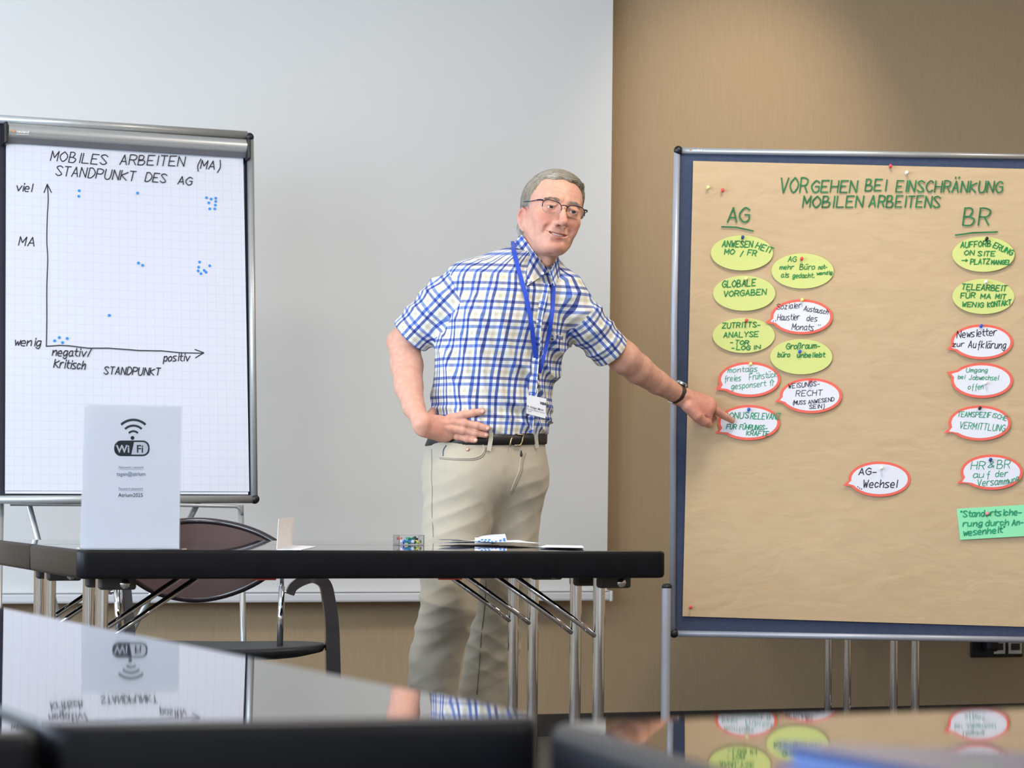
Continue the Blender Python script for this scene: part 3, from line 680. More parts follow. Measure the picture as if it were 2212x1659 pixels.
# cards
def card_shape(cx, cy, rx=67, ry=38, tail=None, n=72, rot=0.0, k=1.0):
    pts = []
    for i in range(n):
        a = 2 * math.pi * i / n
        x = math.cos(a) * rx * k; y = math.sin(a) * ry * k
        pts.append((cx + x * math.cos(rot) - y * math.sin(rot), cy + x * math.sin(rot) + y * math.cos(rot)))
    if tail:
        tx, ty = tail; ang = math.atan2((ty - cy) / ry, (tx - cx) / rx); out = []; done = False
        for i in range(n):
            a = 2 * math.pi * i / n; d_ = (a - ang + math.pi) % (2 * math.pi) - math.pi
            if abs(d_) < 0.15:
                if not done: out.append((tx + (cx - tx) * (1 - k) * 1.2, ty + (cy - ty) * (1 - k) * 1.2)); done = True
            else: out.append(pts[i])
        pts = out
    return pts
PRND = random.Random(11)
def put_card(kind, cx, cy, label, lines, ink, w, tail=None, seed=1, group=None, jit=0.12):
    w = w * (0.92 if ink is ink_g else 0.80)
    tilt = PRND.uniform(-0.004, 0.004); base = 0.0095 + (0.0018 if (cx, cy) in ((1731, 685), (1618, 820)) else 0)
    cat = 'card'
    def pp(x, y, lift=0.0): return BP(x, y, base + lift + tilt * (x - cx) / 67 * 0.5 + 0.0025 * ((y - cy) / 38) )
    if kind == 'green':
        quad = [(2066, 1099), (2240, 1088.5), (2247, 1156), (2073, 1166)]
        g = G(); prism(g, [pp(x, y) for x, y in reversed(quad)], bn, 0.0012); o = g.build('note_card', card_g, None, origin=pp(cx, cy))
    elif kind == 'yellow':
        g = G(); prism(g, [pp(x, y) for x, y in reversed(card_shape(cx, cy))], bn, 0.0012); o = g.build('oval_card', card_y, None, origin=pp(cx, cy))
    else:
        g = G(); prism(g, [pp(x, y) for x, y in reversed(card_shape(cx, cy, tail=tail))], bn, 0.0012); o = g.build('speech_bubble_card', card_o, None, origin=pp(cx, cy))
        g = G(); prism(g, [pp(x, y, 0.0005) for x, y in reversed(card_shape(cx, cy, 61, 32.5, tail=(tail[0] + 11, tail[1] - (3 if tail[1] > cy else -4))))], bn, 0.0004); g.build('white_field', card_w, o)
    tag(o, label, cat, group or {'green': None, 'yellow': 'yellow oval cards on the pinboard', 'bubble': 'speech bubble cards on the pinboard'}[kind])
    g = G(); cn = bn
    # lettering follows the card's own small tilt
    st_pl = (BP(cx, cy, base + 0.0008), (bn + UP * (0.0025 / 38 * 5400 / PD) * -1.0).normalized())
    c0 = pp(cx, cy, 0.0009); cxv = pp(cx + 10, cy, 0.0009); cyv = pp(cx, cy + 10, 0.0009)
    nn = (cyv - c0).cross(cxv - c0).normalized()
    if nn.dot(bn) < 0: nn = -nn
    write(g, lines, (c0, nn), w, lift=0.0003, slant=0.16, seed=seed, jit=jit); g.build('handwriting', ink, o)
    return o
put_card('yellow', 1602, 547, 'yellow oval card reading ANWESENHEIT, topmost under the AG heading', [('ANWESEN', 1560, 533, 1625, 534, 13), ('HEIT', 1631, 535, 1666, 548, 13), ('MO', 1565, 549, 1586, 549, 11), ('/', 1596, 554, 1607, 554, 12), ('FR', 1614, 551, 1633, 553, 12)], ink_g, 0.0034, seed=21)
put_card('yellow', 1733, 586, 'yellow oval card reading AG mehr Büro, highest of the second column', [('AG', 1702, 565, 1720, 565, 11), ('mehr', 1684, 582, 1714, 581, 9), ('Büro', 1727, 582, 1760, 582, 11), ('not-', 1768, 582, 1788, 580, 9), ('als', 1687, 599, 1704, 599, 10), ('gedacht.', 1712, 600, 1758, 600, 10), ('wendig', 1764, 594, 1798, 592, 7)], ink_g, 0.0026, seed=22)
put_card('yellow', 1607, 634, 'yellow oval card reading GLOBALE VORGABEN', [('GLOBALE', 1560, 621, 1632, 617, 14), ('VORGABEN', 1563, 641, 1655, 636, 12)], ink_g, 0.0034, seed=23)
put_card('bubble', 1731, 685, 'coral-edged speech bubble card reading Sozialer Austausch Haustier des Monats', [('Sozialer', 1678, 669, 1730, 665, 12), ('Austausch', 1736, 671, 1788, 679, 11), ('Haustier', 1679, 692, 1726, 691, 13), ('des', 1742, 693, 1765, 694, 12), ('Monats', 1710, 712, 1757, 714, 13), ('"', 1671, 704, 1677, 703, 11), ('"', 1766, 712, 1772, 712, 11)], ink_k, 0.0024, tail=(1652, 698), seed=24)
put_card('yellow', 1606, 725, 'yellow oval card reading ZUTRITTSANALYSE TOR LOG IN', [('ZUTRITTS-', 1560, 709, 1644, 706, 11), ('ANALYSE', 1563, 729, 1638, 727, 11), ('-TOR', 1577, 743, 1617, 745, 9), ('-LOG', 1580, 755, 1620, 756, 9), ('IN', 1627, 755, 1643, 753, 8)], ink_g, 0.0032, seed=25)
put_card('yellow', 1730, 771, 'yellow oval card reading Großraumbüro unbeliebt', [('Gro\u00dfraum-', 1698, 754, 1773, 752, 12), ('b\u00fcro', 1680, 771, 1706, 771, 10), ('unbeliebt', 1722, 772, 1781, 771, 10)], ink_g, 0.0030, seed=26)
put_card('bubble', 1618, 820, 'coral-edged speech bubble card reading montags freies Frühstück', [('montags', 1572, 805, 1636, 802, 11), ('freies', 1564, 824, 1600, 822, 12), ('Fr\u00fchst\u00fcck', 1618, 821, 1678, 814, 13), ('gesponsert', 1580, 841, 1654, 834, 12), ('\u2191', 1662, 834, 1672, 833, 12)], ink_t, 0.0022, tail=(1545, 842), seed=27)
put_card('bubble', 1751, 855, 'coral-edged speech bubble card reading WEISUNGSRECHT', [('WEISUNGS-', 1703, 839, 1772, 833, 10), ('RECHT', 1719, 856, 1776, 854, 12), ('(MUSS', 1712, 874, 1740, 873, 8), ('ANWESEND', 1746, 873, 1802, 866, 8), ('SEIN)', 1748, 883, 1780, 881, 8)], ink_k, 0.0024, tail=(1673, 868), seed=28)
put_card('bubble', 1617, 913, 'coral-edged speech bubble card the man points at, reading BONUSRELEVANZ', [('BONUS', 1565, 905, 1617, 903, 13), ('RELEVANZ', 1621, 905, 1684, 906, 13), ('F\u00dcR', 1569, 926, 1590, 927, 10), ('F\u00dcHRUNGS-', 1597, 927, 1658, 929, 10), ('KR\u00c4FTE', 1612, 940, 1660, 942, 10)], ink_t, 0.0032, tail=(1543, 936), seed=29)
put_card('yellow', 2123, 550, 'yellow oval card reading AUFFORDERUNG ON SITE, under the BR heading', [('AUFFORB', 2075, 535, 2140, 532, 12), ('ERUNG', 2144, 534, 2185, 552, 12), ('ON', 2083, 551, 2104, 551, 10), ('SITE', 2112, 553, 2149, 553, 10), ('\u2192', 2077, 566, 2090, 566, 7), ('PLATZ', 2096, 571, 2137, 570, 11), ('MANGEL', 2141, 571, 2184, 571, 9)], ink_g, 0.0034, seed=30)
put_card('yellow', 2123, 641, 'yellow oval card reading TELEARBEIT FÜR MA MIT WENIG KONTAKT', [('TELEARBEIT', 2077, 625, 2174, 629, 12), ('F\u00dcR', 2075, 644, 2106, 643, 11), ('MA', 2118, 645, 2140, 645, 10), ('MIT', 2150, 645, 2172, 646, 10), ('WENIG', 2078, 662, 2124, 664, 10), ('KONTAKT', 2133, 664, 2184, 658, 11)], ink_g, 0.0034, seed=31)
put_card('bubble', 2120, 739, 'coral-edged speech bubble card reading Newsletter zur Aufklärung', [('Newsletter', 2067, 730, 2152, 724, 15), ('zur', 2058, 749, 2082, 748, 10), ('Aufkl\u00e4rung', 2091, 751, 2172, 753, 15)], ink_k, 0.0030, tail=(2043, 755), seed=32)
put_card('bubble', 2120, 822, 'coral-edged speech bubble card reading Umgang bei Jobwechsel offen', [('Umgang', 2087, 804, 2133, 804, 9), ('bei', 2069, 818, 2084, 818, 8), ('Jobwechsel', 2093, 820, 2156, 821, 10), ('offen', 2091, 841, 2124, 840, 11)], ink_t, 0.0024, tail=(2043, 804), seed=33)
put_card('bubble', 2115, 914, 'coral-edged speech bubble card reading TEAMSPEZIFISCHE VERMITTLUNG', [('TEAMSPEZIF', 2068, 900, 2140, 902, 11), ('ISCHE', 2142, 901, 2174, 909, 10), ('VERMITTLUNG', 2072, 925, 2170, 932, 14)], ink_t, 0.0026, tail=(2038, 935), seed=34)
put_card('bubble', 2141, 1020, 'coral-edged speech bubble card reading HR & BR auf der Versammlung', [('HR', 2097, 1014, 2127, 1014, 17), ('&', 2134, 1010, 2148, 1010, 13), ('BR', 2153, 1012, 2182, 1011, 18), ('auf', 2102, 1032, 2138, 1031, 13), ('der', 2150, 1030, 2176, 1029, 13), ('Versamm', 2111, 1050, 2177, 1046, 14), ('lung', 2178, 1045, 2201, 1036, 10)], ink_t, 0.0028, tail=(2066, 1044), seed=35)
put_card('bubble', 1899, 1035, 'coral-edged speech bubble card reading AG-Wechsel, standing alone', [('AG-', 1855, 1026, 1896, 1025, 14), ('Wechsel', 1864, 1053, 1937, 1053, 16), ('.', 1851, 1052, 1853, 1052, 6), ('.', 1855, 1055, 1857, 1055, 6), ('.', 1859, 1057, 1861, 1057, 6)], ink_k, 0.0036, tail=(1820, 1048), seed=36)
put_card('green', 2150, 1128, 'mint green rectangular card reading Standortsicherung durch Anwesenheit', [('"Standortsiche-', 2074, 1117, 2209, 1112, 13), ('rung', 2080, 1137, 2122, 1136, 12), ('durch', 2129, 1136, 2179, 1134, 12), ('An-', 2186, 1135, 2212, 1133, 12), ('wesenheit"', 2081, 1157, 2170, 1150, 13)], ink_t, 0.0040, seed=37)

# push pins
def pin(x, y, color, label, lift=0.0115, big=1.0):
    col = {'red': srgb(214, 72, 70), 'blue': srgb(28, 86, 190), 'yellow': srgb(232, 214, 120), 'white': srgb(232, 230, 226), 'black': srgb(28, 28, 34), 'pink': srgb(236, 140, 150), 'pale yellow': srgb(226, 222, 150), 'dark blue': srgb(24, 60, 130)}[color]
    m_ = mat(color.replace(' ', '_') + '_plastic', col, 0.3, var=(40, 0.05))
    a = BP(x, y, lift); g = G(); r = 0.0050 * big
    d_ = (bn + UP * 0.18).normalized()
    tube(g, [a, a + d_ * 0.0015, a + d_ * 0.0022, a + d_ * 0.008, a + d_ * 0.009, a + d_ * 0.0125, a + d_ * 0.0135], [r * 0.9, r * 0.9, r * 0.6, r * 0.55, r * 0.95, r, r * 0.8], 12)
    o = g.build('push_pin', m_, None, smooth=True, origin=a, autosm=50); tag(o, label, 'pin', 'push pins on the pinboard')
K = 0.006
for (x, y, c, l, f) in ((1529, 407, 'pale yellow', 'pale yellow push pin at the upper left of the brown paper', K), (1560, 413, 'red', 'red push pin at the upper left of the brown paper', K),
    (1603, 515, 'dark blue', 'dark blue push pin in the ANWESENHEIT card', 0), (1730, 561, 'red', 'red push pin in the AG mehr Büro card', 0), (1610, 604, 'pale yellow', 'pale yellow push pin in the GLOBALE VORGABEN card', 0),
    (1731, 650, 'yellow', 'yellow push pin in the Sozialer Austausch card', 0), (1611, 694, 'red', 'red push pin in the ZUTRITTSANALYSE card', 0), (1726, 761, 'blue', 'blue push pin in the Großraumbüro card', 0),
    (1620, 788, 'pale yellow', 'pale yellow push pin in the montags card', 0), (1749, 824, 'red', 'red push pin in the WEISUNGSRECHT card', 0), (1616, 886, 'blue', 'blue push pin in the BONUSRELEVANZ card', 0),
    (1957, 375, 'white', 'white push pin above the word EINSCHRÄNKUNG', K), (1922, 361, 'red', 'red push pin at the top edge of the brown paper', K), (2129, 518, 'black', 'black push pin in the AUFFORDERUNG card', 0),
    (2127, 611, 'white', 'white push pin in the TELEARBEIT card', 0), (2117, 706, 'blue', 'blue push pin in the Newsletter card', 0), (2114, 883, 'black', 'black push pin in the TEAMSPEZIFISCHE card', 0),
    (2126, 829, 'white', 'white push pin in the Umgang bei Jobwechsel card', 0), (1902, 1012, 'white', 'white push pin in the AG-Wechsel card', 0), (2137, 994, 'dark blue', 'dark blue push pin in the HR and BR card', 0), (2130, 1110, 'pink', 'pink push pin in the mint green card', 0), (1491, 1312, 'red', 'red push pin at the lower left corner of the brown paper', K)):
    pin(x, y, c, l, f or 0.0115)

# ------------------------------------------------------------------ things on the front tables
sy0 = A.y + 0.05
so_ = Vector((0, sy0, TZ)); sn = Vector((0, -1, 0.06)).normalized(); spn = (so_, sn)
def SP(x, y, w=0.0): return onplane(x, y, *spn) + sn * w
sg = thing('table_sign', 'upright white WiFi information sign in a clear stand on the table', 'sign', SP(280, 1186))
g = G(); prism(g, [SP(174, 1186, 0.0), SP(387, 1186, 0.0), SP(391, 878, 0.0), SP(182, 874, 0.0)], sn, 0.0006); g.build('paper_sheet', sign_paper, sg)
g = G(); prism(g, [SP(172.5, 1187, 0.0026), SP(388.5, 1187, 0.0026), SP(392.5, 877, 0.0026), SP(180.5, 872, 0.0026)], sn, 0.0020); g.build('acrylic_front', acrylic, sg)
g = G(); b0 = SP(172, 1187, 0.02); b1 = SP(396, 1187, 0.02); prism(g, [Vector((b0.x, b0.y - 0.012, TZ + 0.0028)), Vector((b1.x, b1.y - 0.012, TZ + 0.0028)), Vector((b1.x, b1.y + 0.05, TZ + 0.0028)), Vector((b0.x, b0.y + 0.05, TZ + 0.0028))], Vector((0, 0, 1)), 0.0022); g.build('acrylic_foot', acrylic, sg)
spr = (SP(0, 0, 0.0004), sn)
g = G()
def arc(g, cx, cy, r, a0, a1, w, n=14):
    pts = [(cx + r * math.sin(a), cy - r * math.cos(a)) for a in [a0 + (a1 - a0) * i / n for i in range(n + 1)]]
    ribbon(g, [onplane(x, y, *spr) for x, y in pts], w, sn, 0.0001)
for r_, w_ in ((38, 0.0052), (25.5, 0.0047), (13.5, 0.0042)): arc(g, 288, 945, r_, -0.72, 0.72, w_)
def disc(g, x, y, r, pl_, n=16, lift=0.0002, rx=1.0):
    o, nn = pl_; vs = [onplane(x + math.cos(2 * math.pi * i / n) * r * rx, y - math.sin(2 * math.pi * i / n) * r, o, nn) + nn * lift for i in range(n)]; g.add(vs, [tuple(range(n))])
disc(g, 286, 946, 4.2, spr)
def rrect(x0, y0, x1, y1, r, n=7):
    out = []
    for (cx, cy, a0) in ((x1 - r, y0 + r, -90), (x1 - r, y1 - r, 0), (x0 + r, y1 - r, 90), (x0 + r, y0 + r, 180)):
        for k in range(n + 1): a = math.radians(a0 + 90 * k / n); out.append((cx + r * math.cos(a), cy + r * math.sin(a)))
    return out
def poly(g, pts, pl_, lift):
    o, nn = pl_; vs = [onplane(x, y, o, nn) + nn * lift for x, y in pts]; g.add(vs, [tuple(range(len(vs)))])
rr = rrect(246.5, 951.5, 323, 985.5, 15)
poly(g, rr, spr, 0.0002); g.build('wifi_logo', print_k, sg)
g = G(); rr2 = rrect(285, 955, 319.5, 982, 12); rr2 = [(x if x > 300 else (285 + (982 - y) * 0.22 - 1.5), y) for x, y in rr2]; poly(g, rr2, spr, 0.0004)
lo = g.build('wifi_logo_field', paper_w, sg)
printed('logo_letters', 'Wi', 265.5, 977.5, 16.5, spr, paper_w, sg, lift=0.0005, bold=0.022)
printed('logo_letters', 'Fi', 302, 977.5, 16.5, spr, print_k, sg, lift=0.0006, bold=0.022)
printed('printed_line', 'Netzwerk / network', 283, 1012, 5.4, spr, print_s, sg, lift=0.0004, wscale=0.86)
printed('printed_line', 'tagen@atrium', 283, 1028, 8.6, spr, print_s, sg, lift=0.0004, bold=0.008, wscale=0.9)
printed('printed_line', 'Passwort/ password', 282, 1058, 5.4, spr, print_s, sg, lift=0.0004, wscale=0.86)
printed('printed_line', 'Atrium2025', 282, 1073.5, 8.4, spr, print_k, sg, lift=0.0004, bold=0.006, wscale=0.94)
g = G(); ribbon(g, [onplane(257, 1014, *spr), onplane(309, 1014.3, *spr)], 0.0006, sn, 0.0003); ribbon(g, [onplane(256, 1059.6, *spr), onplane(308, 1060, *spr)], 0.0006, sn, 0.0003); g.build('underline', print_s, sg)

# small folded name card
c0 = onz(598, 1186.5, TZ + 0.0012); c1 = onz(632, 1177, TZ + 0.0012); c2 = onz(684, 1180, TZ + 0.0012); c3 = onz(650, 1187.5, TZ + 0.0012)
pnk = mat('blush_card', srgb(228, 222, 222), 0.7, var=(20, 0.03))
nc = thing('folded_card', 'small white folded card standing open on the front table', 'card', c0)
h_ = Vector((0, 0, 0.066))
lean = (c1 - c0).cross(Vector((0, 0, 1))).normalized() * 0.004
g = G(); nrm = (c1 - c0).cross(h_).normalized(); prism(g, [c0, c1, c1 + h_ + lean, c0 + h_ + lean], nrm, 0.0012); v_ = g.build('upright_leaf', pnk, nc)
g = G(); prism(g, [c0, c3, c2, c1], Vector((0, 0, 1)), 0.0010); g.build('lying_leaf', paper_w, nc)
g = G(); vpl = (c0 - nrm * 0.0016, -nrm) if False else (c0 + nrm * 0.0004, nrm)
for k in range(7):
    a = c0 + (c1 - c0) * (0.62 + 0.05 * (k % 3)) + Vector((0, 0, 0.014 + 0.0066 * k)); ribbon(g, [a, a + (c1 - c0) * 0.12 + Vector((0, 0, 0.002))], 0.001, nrm, 0.0006)
g.build('faint_print', mat('faint_red_print', srgb(190, 160, 160), 0.7, var=(20, 0.05)), v_)

# clear box of push pins
bc = onz(889, 1177.5, TZ); bx = thing('pin_box', 'small clear plastic box holding coloured push pins on the table', 'box', bc)
bw, bd, bh, tt = 0.066, 0.045, 0.022, 0.0012
ctr = bc + Vector((0, bd / 2, 0))
g = G()
box(g, ctr + Vector((0, 0, 0.0008 + tt / 2)), (bw, bd, tt))
for s in (-1, 1): box(g, ctr + Vector((s * (bw / 2 - tt / 2), 0, bh / 2 + 0.0015)), (tt, bd, bh)); box(g, ctr + Vector((0, s * (bd / 2 - tt / 2), bh / 2 + 0.0015)), (bw - 2 * tt, tt, bh))
g.build('clear_tray', acrylic, bx)
g = G(); box(g, ctr + Vector((0, 0, bh + 0.0022)), (bw + 0.001, bd + 0.001, tt), bev=0.0003); g.build('clear_lid', acrylic, bx)
rp_ = random.Random(5)
pc = [('green', srgb(20, 150, 96)), ('blue', srgb(20, 110, 210)), ('teal', srgb(20, 150, 130)), ('yellow', srgb(236, 224, 110)), ('black', srgb(28, 28, 36)), ('white', srgb(226, 226, 240)), ('red', srgb(222, 120, 110))]
spots = [(-0.022, 5), (-0.014, 1), (-0.006, 2), (0.000, 1), (0.006, 5), (0.012, 0), (0.019, 3), (0.025, 0), (0.017, 4), (-0.024, 6), (-0.003, 0), (0.009, 2)]
PLAB = ['white push pin low at the left end', 'blue push pin left of the teal one', 'teal push pin low in the middle', 'blue push pin between the teal and second white one', 'white push pin low in the middle', 'green push pin low in the right half', 'yellow push pin near the right end', 'green push pin at the far right end', 'black push pin on top at the right', 'red push pin on top at the left end', 'green push pin on top in the middle', 'teal push pin on top in the right half']
for k, (dx, ci) in enumerate(spots):
    nm, cc = pc[ci]; m_ = mat('box_pin_' + nm, cc, 0.3, var=(30, 0.05)); up_ = k >= 8
    yy = -0.010 if not up_ else -0.004
    p0 = ctr + Vector((dx, yy + 0.004 * (k % 2), 0.0075 + (0.008 if up_ else 0))); ax = Vector((rp_.uniform(-1, 1), rp_.uniform(-1, 1), rp_.uniform(-0.4, 0.6))).normalized()
    g = G(); tube(g, [p0 - ax * 0.005, p0 - ax * 0.004, p0 - ax * 0.003, p0 + ax * 0.002, p0 + ax * 0.003, p0 + ax * 0.005], [0.0044, 0.0044, 0.0025, 0.0025, 0.0042, 0.0042], 10)
    tag(g.build('loose_pin', m_, None, smooth=True, origin=p0, autosm=50), PLAB[k] + ' inside the clear pin box', 'pin', 'push pins in the clear box')

# papers on the table
def sheet(name, label, cs, n=10, amp=0.002, mat_=paper_w, seedv=0.0):
    vs = []; fs = []
    for j in range(n + 1):
        for i in range(n + 1):
            s, t_ = i / n, j / n
            p = (cs[0] * (1 - s) + cs[1] * s) * (1 - t_) + (cs[3] * (1 - s) + cs[2] * s) * t_
            vs.append(p + Vector((0, 0, amp * mnoise.noise(Vector((s * 3, t_ * 3, seedv))))))
    m_ = len(vs); vs += [v - Vector((0, 0, 0.0005)) for v in vs]
    for j in range(n):
        for i in range(n):
            a = j * (n + 1) + i; fs.append((a, a + 1, a + n + 2, a + n + 1)); fs.append((m_ + a + n + 1, m_ + a + n + 2, m_ + a + 1, m_ + a))
    o = mk(name, vs, fs, mat_, None, smooth=True, origin=cs[0]); return tag(o, label, 'paper')
def zp(px, py, d, zmin=TZ + 0.001):
    p = P(px, py, d); p.z = max(p.z, zmin); return p
sheet('paper_sheet', 'thin white sheet curling up on the table before the man', [zp(944, 1165.5, 6.30), zp(1176, 1174.0, 6.25), zp(1112, 1166.5, 6.62), zp(992, 1168, 6.60)], amp=0.003)
sheet('paper_sheet', 'lower white sheet lying flat beneath the curled sheet', [zp(944, 1173, 6.28), zp(1060, 1174.5, 6.25), zp(1080, 1171, 6.5), zp(985, 1170, 6.5)], amp=0.0006, seedv=4)
# torn sticker strip standing on the sheet
q0 = P(1026, 1173, 6.28); q1 = P(1096, 1172, 6.34)
tops = [(1026, 1161), (1032, 1161.5), (1040, 1158), (1050, 1156.5), (1060, 1155), (1070, 1154.5), (1082, 1154), (1091, 1153.2), (1093.5, 1160)]
g = G(); pts = [q1 * 1, q0 * 1]; lp = [P(x, y, 6.30 + 0.05 * (x - 1026) / 70) for x, y in tops]
n_s = (q1 - q0).cross(Vector((0, 0, 1))).normalized()
if n_s.dot(FW) > 0: n_s = -n_s
prism(g, [q0, q1] + list(reversed(lp)), n_s, 0.0006)
ss = g.build('sticker_strip', paper_w, None, origin=q0); tag(ss, 'torn white strip of leftover blue dots standing on the sheet', 'sticker sheet')
g = G()
o_ss = (q0 + n_s * 0.0008, n_s)
for (x, y) in [(1035, 1169), (1041, 1166), (1049, 1166), (1057, 1166), (1047, 1169.5), (1055, 1169.5), (1063, 1170), (1071, 1169.5), (1081, 1167), (1081, 1170), (1089, 1164), (1089, 1167), (1090, 1170)]:
    disc(g, x, y, 1.5, o_ss, 10, 0.0004, rx=1.9)
g.build('blue_dots', dot_b, ss)
bs = sheet('sticker_sheet', 'sheet of light blue dot stickers lying flat near the table edge', [zp(1163, 1182, 5.9), zp(1262, 1183.5, 5.82), zp(1258, 1178.5, 6.15), zp(1180, 1177, 6.2)], amp=0.0002, seedv=8)
lb = mat('light_blue_sticker', srgb(120, 180, 235), 0.4, var=(20, 0.05)); g = G()
for i in range(7):
    for j in range(3):
        c = Vector(bs.location) * 0 + (zp(1163, 1182, 5.9) * (1 - i / 7.5) + zp(1262, 1183.5, 5.82) * (i / 7.5)) + Vector((0.035 + 0.02 * j * 0.1, 0.03 + 0.055 * j, 0)); c.z = TZ + 0.0022
        vs = [c + Vector((math.cos(t * math.pi / 5), math.sin(t * math.pi / 5), 0)) * 0.0085 for t in range(10)]; g.add(vs, [tuple(range(10))])
g.build('blue_dots', lb, bs)

# ================================================================== the man
try:
    import openvdb as vdb
except ImportError:
    import pyopenvdb as vdb
def na(v): return np.array([v[0], v[1], v[2]], dtype=np.float32)
def smin(a, b, k):
    h = np.clip(0.5 + 0.5 * (b - a) / k, 0, 1); return b * (1 - h) + a * h - k * h * (1 - h)
def smax(a, b, k): return -smin(-a, -b, k)
def cone(p, a, b, r0, r1, sc=None):
    a = na(a); b = na(b); ab = b - a; pa = p - a; h = np.clip(pa @ ab / (ab @ ab), 0, 1)
    return np.linalg.norm(pa - h[:, None] * ab, axis=1) - (r0 + (r1 - r0) * h)
def flatcone(p, a, b, r0, r1, ax, k):
    """tapered capsule squashed along unit axis ax by factor k (<1 thinner)"""
    a = na(a); b = na(b); ax = na(ax); ax = ax / np.linalg.norm(ax)
    ab = b - a; pa = p - a; h = np.clip(pa @ ab / (ab @ ab), 0, 1); q = pa - h[:, None] * ab; c = q @ ax
    q = q + (c * (1 / k - 1))[:, None] * ax
    return (np.linalg.norm(q, axis=1) - (r0 + (r1 - r0) * h)) * (0.5 + 0.5 * k)
def ell(p, c, r, R=None):
    q = p - na(c)
    if R is not None: q = q @ R
    r = na(r); k0 = np.linalg.norm(q / r, axis=1); k1 = np.linalg.norm(q / (r * r), axis=1) + 1e-9
    return k0 * (k0 - 1) / k1
def chain(p, pts, rs, k=None):
    d = None
    for i in range(len(pts) - 1):
        c = cone(p, pts[i], pts[i + 1], rs[i], rs[i + 1]); d = c if d is None else (np.minimum(d, c) if not k else smin(d, c, k))
    return d
def sdf_mesh(fn, lo, hi, vox, B=12):
    lo = na(lo); hi = na(hi); nb = np.ceil((hi - lo) / (vox * B)).astype(int)
    ii = np.stack(np.meshgrid(*[np.arange(n) for n in nb], indexing='ij'), -1).reshape(-1, 3)
    cen = lo + (ii + 0.5).astype(np.float32) * (B * vox)
    dc = fn(cen); rad = B * vox * 0.87 * 1.7
    act = np.abs(dc) < rad
    g = vdb.FloatGrid(vox * 8); off = np.stack(np.meshgrid(*[np.arange(B)] * 3, indexing='ij'), -1).reshape(-1, 3).astype(np.float32)
    for i in ii[(dc <= -rad)]:
        g.fill(tuple(int(v) for v in i * B), tuple(int(v) for v in i * B + B - 1), -vox * 8, active=False)
    idx = ii[act]; CH = 220
    for s in range(0, len(idx), CH):
        ch = idx[s:s + CH]
        pts = (lo + ((ch[:, None, :] * B).astype(np.float32) + off[None]) * vox).reshape(-1, 3).astype(np.float32)
        d = fn(pts).reshape(len(ch), B, B, B).astype(np.float32)
        for c, arr in zip(ch, d): g.copyFromArray(np.ascontiguousarray(np.clip(arr, -vox * 8, vox * 8)), ijk=tuple(int(v) for v in c * B))
    vs, q = g.convertToQuads(0.0)
    return lo + np.asarray(vs, dtype=np.float32) * vox, np.asarray(q)[:, ::-1].astype(np.int64)
def np_obj(name, V, Q, mats, parent=None, smooth=True, loop_uv=None, color=None, matidx=None):
    me = bpy.data.meshes.new(name); off = rootloc(parent) if parent is not None else Vector((0, 0, 0))
    V = V - na(off); k = Q.shape[1]
    me.vertices.add(len(V)); me.vertices.foreach_set('co', V.astype(np.float32).ravel())
    me.loops.add(Q.size); me.loops.foreach_set('vertex_index', Q.astype(np.int32).ravel())
    me.polygons.add(len(Q)); me.polygons.foreach_set('loop_start', (np.arange(len(Q)) * k).astype(np.int32))
    try: me.polygons.foreach_set('loop_total', np.full(len(Q), k, dtype=np.int32))
    except Exception: pass
    for m_ in (mats if isinstance(mats, (list, tuple)) else [mats]): me.materials.append(m_)
    me.update(calc_edges=True)
    if smooth: me.polygons.foreach_set('use_smooth', np.ones(len(Q), dtype=bool))
    if matidx is not None: me.polygons.foreach_set('material_index', matidx.astype(np.int32))
    if loop_uv is not None:
        l = me.uv_layers.new(name='UVMap'); l.data.foreach_set('uv', loop_uv.astype(np.float32).ravel())
    if color is not None:
        ca = me.color_attributes.new('tint', 'FLOAT_COLOR', 'POINT'); ca.data.foreach_set('color', np.hstack([color, np.ones((len(color), 1))]).astype(np.float32).ravel())
    me.validate()
    o = bpy.data.objects.new(name, me); COL.objects.link(o)
    if parent is not None: o.parent = parent
    return o
def fold(p, d, freq, warp=0.6, ph=0.0):
    """ridge folds varying along direction d"""
    d = na(d) / np.linalg.norm(na(d)); t = p @ d * freq
    w = np.sin(p[:, 0] * 11 + p[:, 2] * 7 + ph) + 0.6 * np.sin(p[:, 1] * 17 - p[:, 2] * 13 + ph * 2.1) + 0.4 * np.sin(p[:, 0] * 29 + p[:, 1] * 23 + ph)
    s = np.sin(t + warp * w + ph); return 1 - np.abs(s) ** 0.8 * 1.6
MD = 7.10
man = thing('person', 'grey-haired man in a blue checked short-sleeved shirt pointing at the pinboard', 'person', (P(1000, 1700, MD).x, P(1000, 1700, MD).y, 0))
TH = math.radians(40)
Fd = -FW * math.cos(TH) + RT * math.sin(TH)          # torso forward
Ld = RT * math.cos(TH) + FW * math.sin(TH)           # his left
